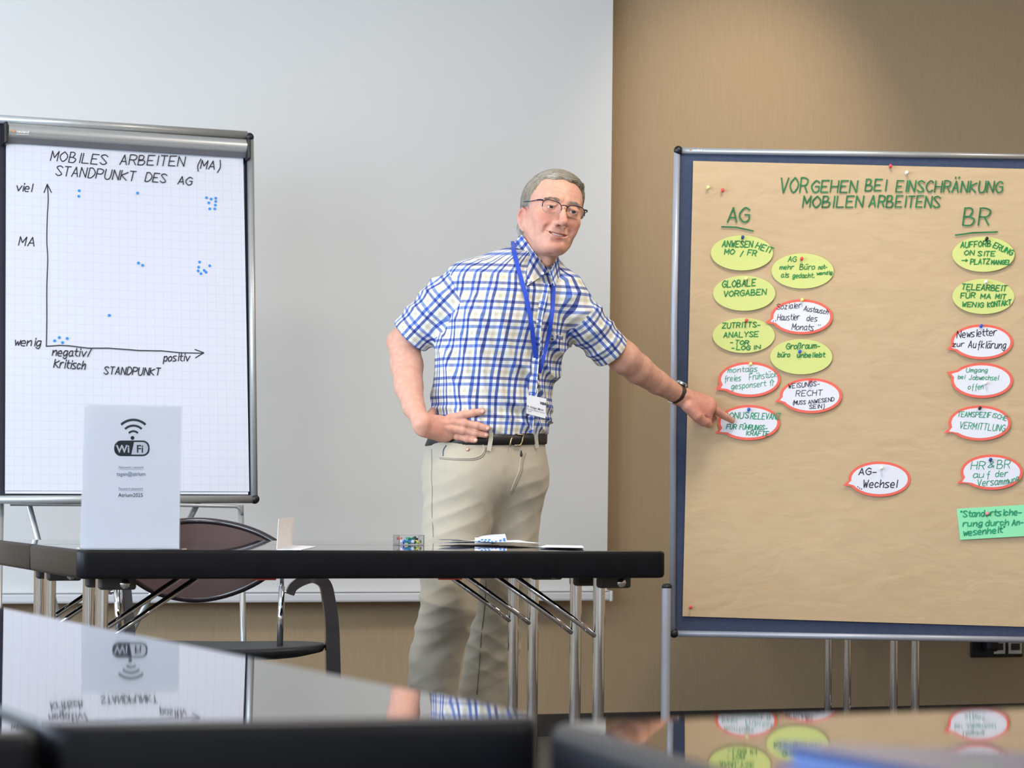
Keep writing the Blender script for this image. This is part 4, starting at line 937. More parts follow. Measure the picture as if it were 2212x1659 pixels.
# ---- torso profile: (image y, left px, right px, depth, front/side ratio)
TOR = [(1010, 925, 1173, 7.10, 0.78), (975, 924, 1172, 7.10, 0.76), (940, 937, 1173, 7.10, 0.75), (905, 937, 1183, 7.10, 0.73), (860, 934, 1190, 7.10, 0.72), (820, 937, 1199, 7.10, 0.70), (780, 942, 1212, 7.10, 0.68), (740, 948, 1226, 7.10, 0.66),
       (700, 955, 1240, 7.10, 0.64), (665, 968, 1248, 7.10, 0.60), (630, 985, 1250, 7.10, 0.56), (600, 1003, 1234, 7.10, 0.54), (575, 1040, 1214, 7.10, 0.56), (555, 1070, 1204, 7.10, 0.62), (535, 1098, 1200, 7.09, 0.75)]
tz, tcx, tcy, ta, tb = [], [], [], [], []
for (y, l, r, d_, ratio) in TOR:
    c = P((l + r) / 2, y, d_); hw = (r - l) / 2 * d_ / F
    a = hw / math.sqrt(math.cos(TH) ** 2 + (ratio * math.sin(TH)) ** 2)
    tz.append(c.z); tcx.append(c.x); tcy.append(c.y); ta.append(a); tb.append(a * ratio)
tz, tcx, tcy, ta, tb = map(np.array, (tz, tcx, tcy, ta, tb))
def tor_uv(p):
    z = p[:, 2]; cx, cy, a, b = (np.interp(z, tz, q) for q in (tcx, tcy, ta, tb))
    dx, dy = p[:, 0] - cx, p[:, 1] - cy
    return dx * Ld.x + dy * Ld.y, dx * Fd.x + dy * Fd.y, a, b, z
def torso(p, grow=0.0, zlo=None, zhi=None):
    u, v, a, b, z = tor_uv(p); a = a + grow; b = b + grow
    q = (np.abs(u / a) ** 2.3 + np.abs(v / b) ** 2.3) ** (1 / 2.3)
    d = (q - 1) * np.minimum(a, b) * 0.9
    if zlo is not None: d = smax(d, zlo - z, 0.015)
    if zhi is not None: d = smax(d, z - zhi, 0.03)
    return d
zy = lambda y, d=MD: CAMZ + (HY - y) / F * d
# joints
rS = P(1010, 616, 7.01); rE = P(872, 740, 7.08); rW = P(909, 908, 6.92)
lS = P(1222, 640, 7.12); lE = P(1347, 772, 7.24); lW = P(1466, 853, 7.43)
# ---- head frame
HS = 1.06; psi = math.radians(18); rol = math.radians(11); pit = math.radians(-4)
Hc = P(1192, 459.5, 7.06)
IR = RT * cr + UP * sr; IU = UP * cr - RT * sr       # image axes
h_up0 = IU * math.cos(rol) + IR * math.sin(rol); h_rt0 = IR * math.cos(rol) - IU * math.sin(rol)
h_f = (-FW) * math.cos(psi) + h_rt0 * math.sin(psi); h_l = h_rt0 * math.cos(psi) + FW * math.sin(psi)
h_f2 = h_f * math.cos(pit) - h_up0 * math.sin(pit); h_u = h_up0 * math.cos(pit) + h_f * math.sin(pit)
HM = np.array([[h_l.x, h_f2.x, h_u.x], [h_l.y, h_f2.y, h_u.y], [h_l.z, h_f2.z, h_u.z]], dtype=np.float32)   # local->world columns
def hl(p): return ((p - na(Hc)) @ HM) / HS
def hw_(x, y, z): return Vector(Hc) + (h_l * x + h_f2 * y + h_u * z) * HS
def both(f, q):
    return np.minimum(f(q, 1), f(q, -1))
def head(p):
    q = hl(p); ax = q.copy(); ax[:, 0] = np.abs(ax[:, 0])       # mirrored half
    d = ell(q, (0, -0.014, 0.029), (0.0745, 0.094, 0.078))
    d = smin(d, ell(q, (0, 0.022, 0.032), (0.066, 0.064, 0.060)), 0.02)
    d = smin(d, ell(q, (0, 0.020, -0.024), (0.0645, 0.063, 0.072)), 0.02)
    d = smin(d, cone(ax, (0.053, 0.000, -0.052), (0.018, 0.060, -0.101), 0.0165, 0.016), 0.026)
    d = smin(d, ell(q, (0, 0.037, -0.070), (0.048, 0.047, 0.042)), 0.024)
    d = smin(d, ell(q, (0, 0.016, -0.098), (0.036, 0.042, 0.020)), 0.02)
    d = smin(d, ell(q, (0, 0.074, -0.101), (0.021, 0.017, 0.015)), 0.014)
    d = smin(d, ell(ax, (0.044, 0.053, -0.024), (0.021, 0.019, 0.017)), 0.02)
    d = smin(d, ell(ax, (0.036, 0.062, -0.047), (0.019, 0.017, 0.020)), 0.02)
    d = smin(d, cone(ax, (0.010, 0.083, 0.022), (0.044, 0.068, 0.023), 0.0075, 0.0065), 0.012)
    # sockets
    d = smax(d, -ell(ax, (0.0315, 0.093, 0.000), (0.0175, 0.0135, 0.0120)), 0.010)
    # nose
    n = cone(q, (0, 0.082, 0.008), (0, 0.107, -0.032), 0.0072, 0.0100)
    n = smin(n, ell(q, (0, 0.1095, -0.0385), (0.0130, 0.0130, 0.0110)), 0.007)
    n = smin(n, ell(ax, (0.0130, 0.095, -0.0410), (0.0075, 0.0105, 0.0078)), 0.006)
    d = smin(d, n, 0.010)
    d = smax(d, -ell(ax, (0.0062, 0.1025, -0.0500), (0.0036, 0.0062, 0.0032)), 0.003)
    # eyelids
    e0 = np.array([0.0315, 0.0715, 0.0], dtype=np.float32)
    lid = ell(ax, e0, (0.0148, 0.0148, 0.0142))
    op = ell(ax, (0.0315, 0.0885, -0.0014), (0.0132, 0.0100, 0.0034))
    lid = smax(lid, -op, 0.0015)
    d = smin(d, lid, 0.003)
    d = smax(d, -ell(ax, (0.0315, 0.0860, -0.0014), (0.0126, 0.0085, 0.0032)), 0.0012)
    d = smin(d, cone(ax, (0.021, 0.0850, 0.0065), (0.044, 0.0770, 0.0050), 0.0028, 0.0034), 0.006)
    d = smin(d, cone(ax, (0.020, 0.0815, -0.0145), (0.042, 0.0755, -0.0135), 0.0030, 0.0030), 0.006)      # bags
    # mouth area muzzle, lips
    d = smin(d, ell(q, (0, 0.070, -0.066), (0.029, 0.018, 0.020)), 0.014)
    lu = [(-0.0275, 0.0735, -0.0640), (-0.015, 0.0845, -0.0655), (0, 0.0885, -0.0650), (0.015, 0.0845, -0.0655), (0.0275, 0.0735, -0.0640)]
    ll = [(-0.0265, 0.0725, -0.0665), (-0.014, 0.0835, -0.0745), (0, 0.0870, -0.0770), (0.014, 0.0835, -0.0745), (0.0265, 0.0725, -0.0665)]
    d = smin(d, chain(q, lu, [0.0026, 0.0040, 0.0042, 0.0040, 0.0026]), 0.0045)
    d = smin(d, chain(q, ll, [0.0026, 0.0046, 0.0054, 0.0046, 0.0026]), 0.0045)
    mo = [(-0.0265, 0.0770, -0.0645), (-0.014, 0.0890, -0.0695), (0, 0.0930, -0.0708), (0.014, 0.0890, -0.0695), (0.0265, 0.0770, -0.0645)]
    sl = flatchain(q, mo, [0.0015, 0.0105, 0.0120, 0.0105, 0.0015], 0.22)
    d = smax(d, -sl, 0.0018)
    # folds
    d = smax(d, -cone(ax, (0.0175, 0.0965, -0.0350), (0.0330, 0.0805, -0.0560), 0.0012, 0.0016), 0.011)
    d = smax(d, -cone(ax, (0.0330, 0.0805, -0.0560), (0.0350, 0.0750, -0.0690), 0.0016, 0.0008), 0.011)
    d = smax(d, -cone(q, (-0.013, 0.0870, -0.0868), (0.013, 0.0870, -0.0868), 0.0026, 0.0026), 0.007)
    for zz in (0.048, 0.058): d = smax(d, -cone(ax, (0.0, 0.0885, zz), (0.030, 0.0790, zz + 0.002), 0.0005, 0.0003), 0.003)
    # ears
    ec = np.array([0.0765, -0.010, -0.004], dtype=np.float32)
    ax = ax + np.array([0.004, 0.002, 0.033], dtype=np.float32)
    rim = [(0.0700, 0.003, 0.010), (0.0765, 0.001, 0.023), (0.0815, -0.010, 0.029), (0.0850, -0.021, 0.023), (0.0860, -0.026, 0.008), (0.0820, -0.024, -0.008), (0.0765, -0.014, -0.022), (0.0720, -0.004, -0.029), (0.0690, 0.001, -0.022)]
    ear = chain(ax, rim, [0.0030, 0.0034, 0.0036, 0.0036, 0.0034, 0.0034, 0.0040, 0.0046, 0.0030])
    ear = smin(ear, chain(ax, [(0.0745, -0.001, 0.016), (0.0775, -0.012, 0.018), (0.0790, -0.018, 0.006), (0.0745, -0.013, -0.012)], [0.0030, 0.0032, 0.0032, 0.0030]), 0.003)
    plate = ell(ax, (0.0750, -0.012, 0.002), (0.0072, 0.0175, 0.0285))
    ear = smin(ear, plate, 0.005)
    ear = smin(ear, ell(ax, (0.0715, -0.003, -0.004), (0.006, 0.012, 0.024)), 0.004)
    d = smin(d, ear, 0.004)
    return d * HS
def flatchain(q, pts, ws, k):
    """tube with height k*w: used for the parted lips (squashed along z)"""
    d = None; s = q.copy(); s[:, 2] = s[:, 2] / k
    for i in range(len(pts) - 1):
        a = (pts[i][0], pts[i][1], pts[i][2] / k); b = (pts[i + 1][0], pts[i + 1][1], pts[i + 1][2] / k)
        c = cone(s, a, b, ws[i], ws[i + 1]); d = c if d is None else np.minimum(d, c)
    return d * (0.5 * (1 + k))
NB = P(1150, 600, 7.12); NT = P(1172, 500, 7.10)
def shell_depth(px, py, fn, d0=6.6, d1=7.6, n=120):
    r = cdir(px, py); ds = np.linspace(d0, d1, n).astype(np.float32)
    pts = na(CAMP)[None] + ds[:, None] * na(r)[None]
    v = fn(pts.astype(np.float32)); k = np.where(v < 0)[0]
    if len(k) == 0: return float(ds[np.argmin(v)])
    k = k[0]; 
    if k == 0: return float(ds[0])
    t = v[k - 1] / (v[k - 1] - v[k]); return float(ds[k - 1] + t * (ds[k] - ds[k - 1]))

# ---- trousers
HIPZ = zy(948)
LEGS = [([P(1003, 1035, 7.03), P(978, 1180, 7.00), P(968, 1310, 6.96), P(941, 1420, 7.00), P(931, 1520, 7.04), P(922, 1655, 7.08)], [0.108, 0.092, 0.078, 0.073, 0.072, 0.070]),
        ([P(1096, 1035, 7.12), P(1092, 1180, 7.14), P(1082, 1310, 7.20), P(1064, 1400, 7.23), P(1045, 1500, 7.26), P(1030, 1655, 7.30)], [0.104, 0.092, 0.078, 0.078, 0.072, 0.070])]
def trousers(p):
    d = smax(torso(p, 0.001, zhi=zy(944)), zy(1085) - p[:, 2], 0.09)
    for pts, rs in LEGS:
        d = smin(d, chain(p, pts, rs, 0.01), 0.05)
    d = smax(d, p[:, 2] - zy(944), 0.004)
    kn = na(P(985, 1345, 6.9)); hipf = np.exp(-((p[:, 2] - kn[2]) / 0.22) ** 2); top = np.clip((zy(980) - p[:, 2]) / 0.12, 0, 1)
    f1 = fold(p, (0.35, 0.0, 1.0), 52, 1.1, 0.4); f2 = fold(p, (-0.5, 0.1, 1.0), 70, 1.0, 2.0)
    am = 0.45 + 0.55 * np.sin(p[:, 0] * 19 + p[:, 2] * 9 + 1.0) * np.sin(p[:, 2] * 14 - p[:, 0] * 7); lowz = np.clip((zy(1180) - p[:, 2]) / 0.15, 0, 1)
    d = d - 0.0062 * am * f1 * hipf * lowz * 0.75 - 0.0026 * am * f2 * top - 0.0012 * fold(p, (0.9, 0.2, 0.5), 55, 1.0, 5.0) * top
    for (a, b, r_) in (((880, 1445, 6.925), (1010, 1372, 6.90), 0.006), ((1045, 1430, 7.14), (1120, 1365, 7.12), 0.006), ((1040, 1130, 7.05), (1135, 1020, 7.06), 0.006)):
        d = smax(d, -cone(p, P(*a), P(*b), r_, r_ * 0.7), 0.035)
    return d
print('trouser'); import time; T0 = time.time()
Vt, Qt = sdf_mesh(trousers, na(P(840, 930, 7.1)) * 0 + np.array([min(P(840, 1300, 6.8).x, P(1240, 1300, 7.5).x) - 0.1, P(840, 1300, 6.8).y - 0.3, 0.03]), np.array([P(1240, 1300, 7.4).x + 0.1, P(1240, 1300, 7.4).y + 0.5, zy(930)]), 0.005)
trou_m = mat('beige_cotton_twill', srgb(174, 164, 146), 0.85, spec=0.2, var=(7, 0.06), bump=(22, 0.35, 0.006), sheen=0.2)
trou = np_obj('trousers', Vt, Qt, trou_m, man); print('trousers', len(Qt), time.time() - T0)

# ---- shirt
SLR = [P(1030, 620, 7.02), P(962, 648, 7.03), P(885, 728, 7.07), P(866, 748, 7.08)]
SLL = [P(1205, 640, 7.12), P(1258, 690, 7.15), P(1322, 762, 7.215), P(1336, 778, 7.23)]
rEnd = (SLR[3] - SLR[1]).normalized(); lEnd = (SLL[3] - SLL[1]).normalized()
rCut = P(888, 727, 7.075); lCut = P(1316, 767, 7.21)
def sleeves(p, g_=0.0):
    s1 = chain(p, SLR[:3], [0.070 + g_, 0.066 + g_, 0.061 + g_], 0.01)
    s2 = chain(p, SLL[:3], [0.070 + g_, 0.062 + g_, 0.057 + g_], 0.01)
    return s1, s2
def shirt(p):
    d = torso(p, 0.0, zhi=zy(543))
    d = smin(d, cone(p, P(1098, 580, 7.08), P(1008, 608, 7.01), 0.054, 0.060), 0.03)
    d = smin(d, cone(p, P(1160, 595, 7.12), P(1222, 630, 7.13), 0.055, 0.056), 0.03)
    s1, s2 = sleeves(p)
    h1 = np.clip(((na(rCut) - p) @ na(rEnd)) / 0.05, 0.15, 1); h2 = np.clip(((na(lCut) - p) @ na(lEnd)) / 0.05, 0.15, 1)
    w1 = 0.0045 * h1 * fold(p, (0.5, 0.1, 0.9), 60, 1.0, 1.0); w2 = 0.004 * h2 * fold(p, (-0.5, 0.1, 0.9), 62, 1.0, 3.0)
    s1 = smax(s1 - w1, (p - na(rCut)) @ na(rEnd), 0.003); s2 = smax(s2 - w2, (p - na(lCut)) @ na(lEnd), 0.003)
    tw = np.clip((zy(600) - p[:, 2]) / 0.15, 0, 1) * np.clip((p[:, 2] - zy(960)) / 0.05, 0, 1)
    # long diagonal drape folds running from the armpits, and bunching above the belt
    low = np.exp(-((p[:, 2] - zy(915)) / 0.06) ** 2)
    dd = na(IR) * 0.80 + na(IU) * 0.45
    low2 = np.exp(-((p[:, 2] - zy(925)) / 0.025) ** 2)
    d = d - low2 * 0.007 - tw * (1 - 0.7 * low2) * (0.0058 * fold(p, dd, 34, 1.2, 0.7) + 0.0030 * fold(p, na(IR) * 0.95 + na(IU) * 0.2, 64, 1.2, 2.2)) - low * 0.004 * fold(p, na(IR) * 0.5 + na(IU) * 1.0, 85, 1.4, 1.2)
    d = smin(d, s1, 0.022); d = smin(d, s2, 0.022)
    # hollow cuffs
    d = smax(d, -cone(p, P(905, 705, 7.06), P(850, 765, 7.09), 0.054, 0.056), 0.003)
    d = smax(d, -cone(p, P(1300, 748, 7.20), P(1350, 792, 7.24), 0.046, 0.049), 0.003)
    d = smax(d, -cone(p, NB, P(1178, 470, 7.1), 0.058, 0.058), 0.004)
    d = smax(d, zy(949) - p[:, 2], 0.004)
    return d
_sc = {}
def shell_cache(a, b):
    k = (a, b)
    if k not in _sc:
        fn = lambda p: torso(p)
        _sc[k] = (P(a[0], a[1], shell_depth(a[0], a[1], fn)), P(b[0], b[1], shell_depth(b[0], b[1], fn)))
    return _sc[k]
sa = P(820, 800, 6.8); sb = P(1380, 800, 7.5)
lo = np.array([min(P(820, 800, 6.8).x, P(820, 800, 7.4).x) - 0.05, P(1380, 800, 6.8).y - 0.1, zy(960)]); hi = np.array([P(1380, 800, 7.4).x + 0.1, P(820, 800, 7.5).y + 0.05, zy(490)])
Vs, Qs = sdf_mesh(shirt, lo, hi, 0.0035)
# plaid coordinates
def shirt_uv(V, Q):
    P4 = V[Q]; cen = P4.mean(1); nrm = np.cross(P4[:, 2] - P4[:, 0], P4[:, 3] - P4[:, 1]); nrm /= np.linalg.norm(nrm, axis=1)[:, None] + 1e-12
    s1, s2 = sleeves(cen); uv = np.zeros((len(Q), 4, 2), dtype=np.float32)
    def seam(pc, S, nx): return (pc - na(S)) @ na(nx) > 0
    r1 = seam(cen, P(1000, 640, 7.0), (P(940, 665, 7.03) - P(1010, 632, 7.01)).normalized()) & (s1 < 0.02)
    r2 = seam(cen, P(1252, 672, 7.15), (P(1300, 735, 7.2) - P(1240, 672, 7.15)).normalized()) & (s2 < 0.02)
    up_ = (nrm[:, 2] > 0.52) & (cen[:, 2] > zy(612)) & ~r1 & ~r2
    p = P4.reshape(-1, 3)
    u, v, a, b, z = tor_uv(p); ang = np.arctan2(u / a, v / b)
    cang = ang.reshape(-1, 4); ref = cang[:, :1]; cang = ref + (cang - ref + np.pi) % (2 * np.pi) - np.pi
    tu = (cang * 0.172).reshape(-1, 4); tv = z.reshape(-1, 4)
    uv[..., 0] = tu; uv[..., 1] = tv
    yo = np.stack([(u * 0.97).reshape(-1, 4) + 0.013, (v * 1.0).reshape(-1, 4) + 0.02], -1); uv[up_] = yo[up_]
    for mask, S, rr in ((r1, SLR, 0.064), (r2, SLL, 0.060)):
        ax = (S[2] - S[1]).normalized(); n1 = ax.cross(Vector((0, 0, 1))).normalized(); n2 = ax.cross(n1)
        q = p - na(S[1]); t = q @ na(ax); aa = np.arctan2(q @ na(n1), q @ na(n2)).reshape(-1, 4); rf = aa[:, :1]; aa = rf + (aa - rf + np.pi) % (2 * np.pi) - np.pi
        su = np.stack([aa * rr, t.reshape(-1, 4) + 0.02], -1); uv[mask] = su[mask]
    return uv.reshape(-1, 2), r1, r2, up_
def plaid(name, warm=0):
    m_ = bpy.data.materials.new(name); m_.use_nodes = True; nt = m_.node_tree; b_ = nt.nodes['Principled BSDF']; b_.inputs['Roughness'].default_value = 0.8; b_.inputs['Specular IOR Level'].default_value = 0.2
    uvn = nt.nodes.new('ShaderNodeUVMap'); sp = nt.nodes.new('ShaderNodeSeparateXYZ'); nt.links.new(uvn.outputs[0], sp.inputs[0])
    PIT = 0.053
    def band(frac, c, w):
        return mth(nt, 'LESS_THAN', mth(nt, 'ABSOLUTE', mth(nt, 'SUBTRACT', frac, c)), w)
    cur = None
    rgb = nt.nodes.new('ShaderNodeRGB'); rgb.outputs[0].default_value = srgb(224, 224, 220); cur = rgb.outputs[0]
    for axis in (0, 1):
        fr_n = mth(nt, 'FRACT', mth(nt, 'ADD', mth(nt, 'MULTIPLY', sp.outputs[axis], 1 / PIT), 10.07))
        for (c, w, col) in ((0.22, 0.082, (0.09, 0.21, 0.70, 1)), (0.56, 0.078, (0.03, 0.08, 0.42, 1)), (0.89, 0.09, (0.86, 0.82, 0.73, 1))):
            mk_ = band(fr_n, c, w)
            if col[0] < 0.5: mk_ = mth(nt, 'MULTIPLY', mk_, 0.90 if axis == 0 else 0.78)
            mxx = nt.nodes.new('ShaderNodeMix'); mxx.data_type = 'RGBA'; mxx.blend_type = 'MULTIPLY'
            nt.links.new(mk_, mxx.inputs[0]); nt.links.new(cur, mxx.inputs[6]); mxx.inputs[7].default_value = col; cur = mxx.outputs[2]
    nt.links.new(cur, b_.inputs['Base Color'])
    tcn = nt.nodes.new('ShaderNodeTexCoord'); no = nt.nodes.new('ShaderNodeTexNoise'); no.inputs['Scale'].default_value = 16; no.inputs['Detail'].default_value = 3; no.inputs['Distortion'].default_value = 0.8
    bp = nt.nodes.new('ShaderNodeBump'); bp.inputs['Strength'].default_value = 0.4; bp.inputs['Distance'].default_value = 0.006
    nt.links.new(tcn.outputs['Object'], no.inputs[0]); nt.links.new(no.outputs[0], bp.inputs['Height']); nt.links.new(bp.outputs[0], b_.inputs['Normal'])
    return m_
plaid_m = plaid('blue_check_cotton')
uvs_, rm1, rm2, upm = shirt_uv(Vs.astype(np.float64), Qs)
sh = np_obj('shirt', Vs, Qs, plaid_m, man, loop_uv=uvs_); print('shirt', len(Qs), time.time() - T0)
def SD(px, py, off=0.0): return P(px, py, shell_depth(px, py, shirt) - off)

# ---- body (one continuous surface)
TD = lambda px, py: shell_depth(px, py, lambda p: np.minimum(shirt(p), trousers(p)))
def fing(pts, rs):
    """finger resting on the clothes: pts px; returns world points"""
    ds = [min(TD(x, y), 7.2) for x, y in pts]; A_ = np.polyfit([p[0] for p in pts], ds, 1)
    fit = [A_[0] * p[0] + A_[1] for p in pts]; sh_ = min(d_ - f_ for d_, f_ in zip(ds, fit))
    return [P(x, y, f_ + sh_ * 0.6 - r * 0.85) for (x, y), r, f_ in zip(pts, rs, fit)]
FR = [([(972, 904), (999, 897), (1022, 892), (1041, 889)], [0.0125, 0.0116, 0.0104, 0.0092]),
      ([(978, 912), (1004, 914), (1030, 919), (1052, 925)], [0.0118, 0.0112, 0.0102, 0.0090]),
      ([(974, 926), (1000, 930), (1027, 936), (1049, 939.5)], [0.0114, 0.0108, 0.0100, 0.0088]),
      ([(966, 938), (988, 943), (1009, 948), (1026, 951)], [0.0108, 0.0098, 0.0092, 0.0082])]
FRW = [(fing(a, b), b) for a, b in FR]
wrist_r = P(912, 915, 6.90); palm_c = P(948, 924, TD(965, 925) - 0.014)
thumb_r = [P(925, 905, 6.93), P(935, 890, 7.0), P(948, 884, 7.05)]
IDX = [P(1534, 879, 7.478), P(1548, 888, 7.490), P(1566, 899, 7.508), P(1581, 908.5, 7.524)]
MID = [P(1528, 887, 7.49), P(1541, 903, 7.52), P(1530, 915, 7.50), P(1516, 912, 7.478)]
RNG = [P(1517, 884, 7.51), P(1530, 903, 7.535), P(1519, 914, 7.51), P(1508, 909, 7.49)]
PKY = [P(1508, 878, 7.52), P(1519, 896, 7.54), P(1511, 906, 7.52), P(1502, 902, 7.50)]
THM = [P(1488, 878, 7.425), P(1507, 898, 7.43), P(1522, 911, 7.448), P(1531, 917, 7.468)]
def body(p):
    hd = head(p)
    # neck
    nk = cone(p, NB, NT, 0.062, 0.059)
    nk = smin(nk, ell(p, P(1184, 562, 7.055), (0.012, 0.012, 0.016)), 0.02)
    d = smin(hd, nk, 0.016)
    # hidden trunk under the clothes
    d = smin(d, cone(p, NB, P(1140, 660, 7.12), 0.055, 0.085), 0.03)
    d = smin(d, cone(p, P(1140, 660, 7.12), P(1060, 1000, 7.10), 0.085, 0.10), 0.03)
    d = smin(d, cone(p, P(1015, 1010, 7.06), P(970, 1310, 6.98), 0.060, 0.045), 0.02)
    d = smin(d, cone(p, P(968, 1310, 6.98), P(922, 1650, 7.08), 0.045, 0.036), 0.01)
    d = smin(d, cone(p, P(1090, 1010, 7.17), P(1082, 1310, 7.22), 0.055, 0.045), 0.02)
    d = smin(d, cone(p, P(1082, 1310, 7.22), P(1030, 1650, 7.30), 0.045, 0.036), 0.01)
    # right arm (on the hip)
    ra = cone(p, P(1130, 640, 7.08), rS, 0.050, 0.048)
    ra = smin(ra, cone(p, rS, rE, 0.047, 0.041), 0.02)
    ra = smin(ra, ell(p, P(858, 739, 7.10), (0.028, 0.028, 0.028)), 0.018)
    ra = smin(ra, chain(p, [rE, P(879, 790, 7.05), P(883, 835, 7.00), P(894, 880, 6.945), wrist_r], [0.0440, 0.0450, 0.0395, 0.0300, 0.0230], 0.01), 0.016)
    ha = flatcone(p, wrist_r, palm_c, 0.027, 0.036, FW + RT * 0.15, 0.52)
    ha = smin(ha, flatcone(p, P(915, 926, 6.90), P(964, 935, TD(975, 935) - 0.014), 0.022, 0.024, FW, 0.62), 0.014)
    for (pts, rs) in FRW:
        f = cone(p, palm_c * 0.4 + pts[0] * 0.6 - FW * 0.002, pts[0], 0.0125, rs[0]); f = smin(f, chain(p, pts, rs, 0.003), 0.004)
        for j in (1, 2): f = smin(f, ell(p, pts[j] - FW * 0.0012, (rs[j] * 1.05,) * 3), 0.004)
        ha = smin(ha, f, 0.0035)
    ha = smin(ha, chain(p, thumb_r, [0.014, 0.012, 0.010]), 0.01)
    for j, (pts, rs) in enumerate(FRW[:4]):    # tendons
        ha = smin(ha, cone(p, pts[0] - FW * 0.007, palm_c * 0.6 + wrist_r * 0.4 - FW * 0.014, 0.0040, 0.002), 0.008)
    ra = smin(ra, ha, 0.010)
    d = smin(d, ra, 0.012)
    # left arm (pointing)
    la = cone(p, P(1160, 640, 7.12), lS, 0.050, 0.048)
    la = smin(la, cone(p, lS, lE, 0.047, 0.043), 0.02)
    la = smin(la, chain(p, [lE, P(1378, 797, 7.29), P(1420, 826, 7.355), lW], [0.0445, 0.0430, 0.0345, 0.0270], 0.01), 0.02)
    hb = flatcone(p, lW, P(1524, 876, 7.468), 0.027, 0.034, FW * 0.75 - UP * 0.4, 0.66)
    hb = smin(hb, flatcone(p, P(1480, 862, 7.44), P(1512, 896, 7.47), 0.026, 0.026, FW, 0.8), 0.014)
    for pts, rs in ((IDX, [0.0128, 0.0116, 0.0106, 0.0090]), (MID, [0.0112, 0.0104, 0.0098, 0.0088]), (RNG, [0.0106, 0.0098, 0.0094, 0.0082]), (PKY, [0.0098, 0.0090, 0.0084, 0.0076]), (THM, [0.0180, 0.0150, 0.0128, 0.0108])):
        f = chain(p, pts, rs, 0.003); hb = smin(hb, f, 0.0045)
    hb = smin(hb, flatcone(p, P(1492, 876, 7.44), P(1524, 900, 7.465), 0.022, 0.020, FW, 0.85), 0.012)
    for pt in (IDX[0], MID[0], RNG[0]): hb = smin(hb, ell(p, pt - FW * 0.003 + UP * 0.003, (0.0125, 0.0125, 0.0125)), 0.007)
    hb = smin(hb, cone(p, P(1483, 855, 7.415), IDX[0] - FW * 0.006, 0.003, 0.0045), 0.008)
    hb = smax(hb, -cone(p, P(1516, 897, 7.44), P(1537, 907, 7.45), 0.0022, 0.0030), 0.005)
    la = smin(la, hb, 0.014)
    return smin(d, la, 0.012)
lo = np.array([lo[0], lo[1], 0.10]); hi = np.array([P(1600, 900, 7.56).x + 0.06, max(P(820, 800, 7.5).y, P(1500, 900, 7.6).y) + 0.05, zy(355)])
Vb, Qb = sdf_mesh(body, lo, hi, 0.0024); print('body', len(Qb), time.time() - T0)
# colour of the skin: lips, cheeks, knuckles are redder
q = hl(Vb); axq = q.copy(); axq[:, 0] = np.abs(axq[:, 0])
base = np.array(srgb(206, 157, 135)[:3]); red = np.array(srgb(196, 112, 100)[:3]); lip = np.array(srgb(186, 106, 98)[:3])
inh = (np.linalg.norm(q, axis=1) < 0.16)
def gs(c, s): return np.exp(-(np.linalg.norm((axq - na(c)) / na(s), axis=1)) ** 2) * inh
k_red = np.clip(0.55 * gs((0.042, 0.066, -0.036), (0.022, 0.03, 0.022)) + 0.55 * gs((0.0, 0.112, -0.035), (0.016, 0.02, 0.014)) + 0.6 * gs((0.08, -0.012, 0.0), (0.02, 0.03, 0.035)) + 0.35 * gs((0, 0.08, -0.1), (0.03, 0.03, 0.02)) + 0.25 * gs((0.033, 0.08, -0.012), (0.02, 0.02, 0.008)), 0, 1)
def lipd(q):
    lu = [(-0.0275, 0.0735, -0.0640), (-0.015, 0.0845, -0.0655), (0, 0.0885, -0.0650), (0.015, 0.0845, -0.0655), (0.0275, 0.0735, -0.0640)]; ll = [(-0.0265, 0.0725, -0.0665), (-0.014, 0.0835, -0.0745), (0, 0.0870, -0.0770), (0.014, 0.0835, -0.0745), (0.0265, 0.0725, -0.0665)]
    return np.minimum(chain(q, lu, [0.0026, 0.0040, 0.0042, 0.0040, 0.0026]), chain(q, ll, [0.0026, 0.0046, 0.0056, 0.0046, 0.0026]))
k_lip = 0.8 * np.clip(1 - lipd(q) / 0.0012, 0, 1) * inh
hand = np.zeros(len(Vb))
for pts, rs in FRW:
    for j in (0, 1, 2, 3): hand = np.maximum(hand, 0.35 * np.exp(-(np.linalg.norm(Vb - na(pts[j]), axis=1) / 0.013) ** 2))
hand = np.maximum(hand, 0.55 * np.exp(-(np.linalg.norm(Vb - na(P(1515, 885, 7.46)), axis=1) / 0.07) ** 2)); hand = np.maximum(hand, 0.25 * np.exp(-(np.linalg.norm(Vb - na(P(950, 925, 6.9)), axis=1) / 0.06) ** 2))
k_red = np.maximum(k_red, hand)
colr = base * (1 - k_red[:, None]) + red * k_red[:, None]; colr = colr * (1 - k_lip[:, None]) + lip * k_lip[:, None]
skin = mat('skin', srgb(206, 158, 138), 0.5, spec=0.35); nt = skin.node_tree; b_ = nt.nodes['Principled BSDF']
at = nt.nodes.new('ShaderNodeAttribute'); at.attribute_name = 'tint'
nz = nt.nodes.new('ShaderNodeTexNoise'); nz.inputs['Scale'].default_value = 60; nz.inputs['Detail'].default_value = 5
tcn = nt.nodes.new('ShaderNodeTexCoord'); nt.links.new(tcn.outputs['Object'], nz.inputs[0])
rp2 = nt.nodes.new('ShaderNodeValToRGB'); rp2.color_ramp.elements[0].position = 0.3; rp2.color_ramp.elements[1].position = 0.7; rp2.color_ramp.elements[0].color = (0.90, 0.84, 0.84, 1); rp2.color_ramp.elements[1].color = (1.04, 1.04, 1.04, 1)
nt.links.new(nz.outputs[0], rp2.inputs[0])
mxx = nt.nodes.new('ShaderNodeMix'); mxx.data_type = 'RGBA'; mxx.blend_type = 'MULTIPLY'; mxx.inputs[0].default_value = 1.0
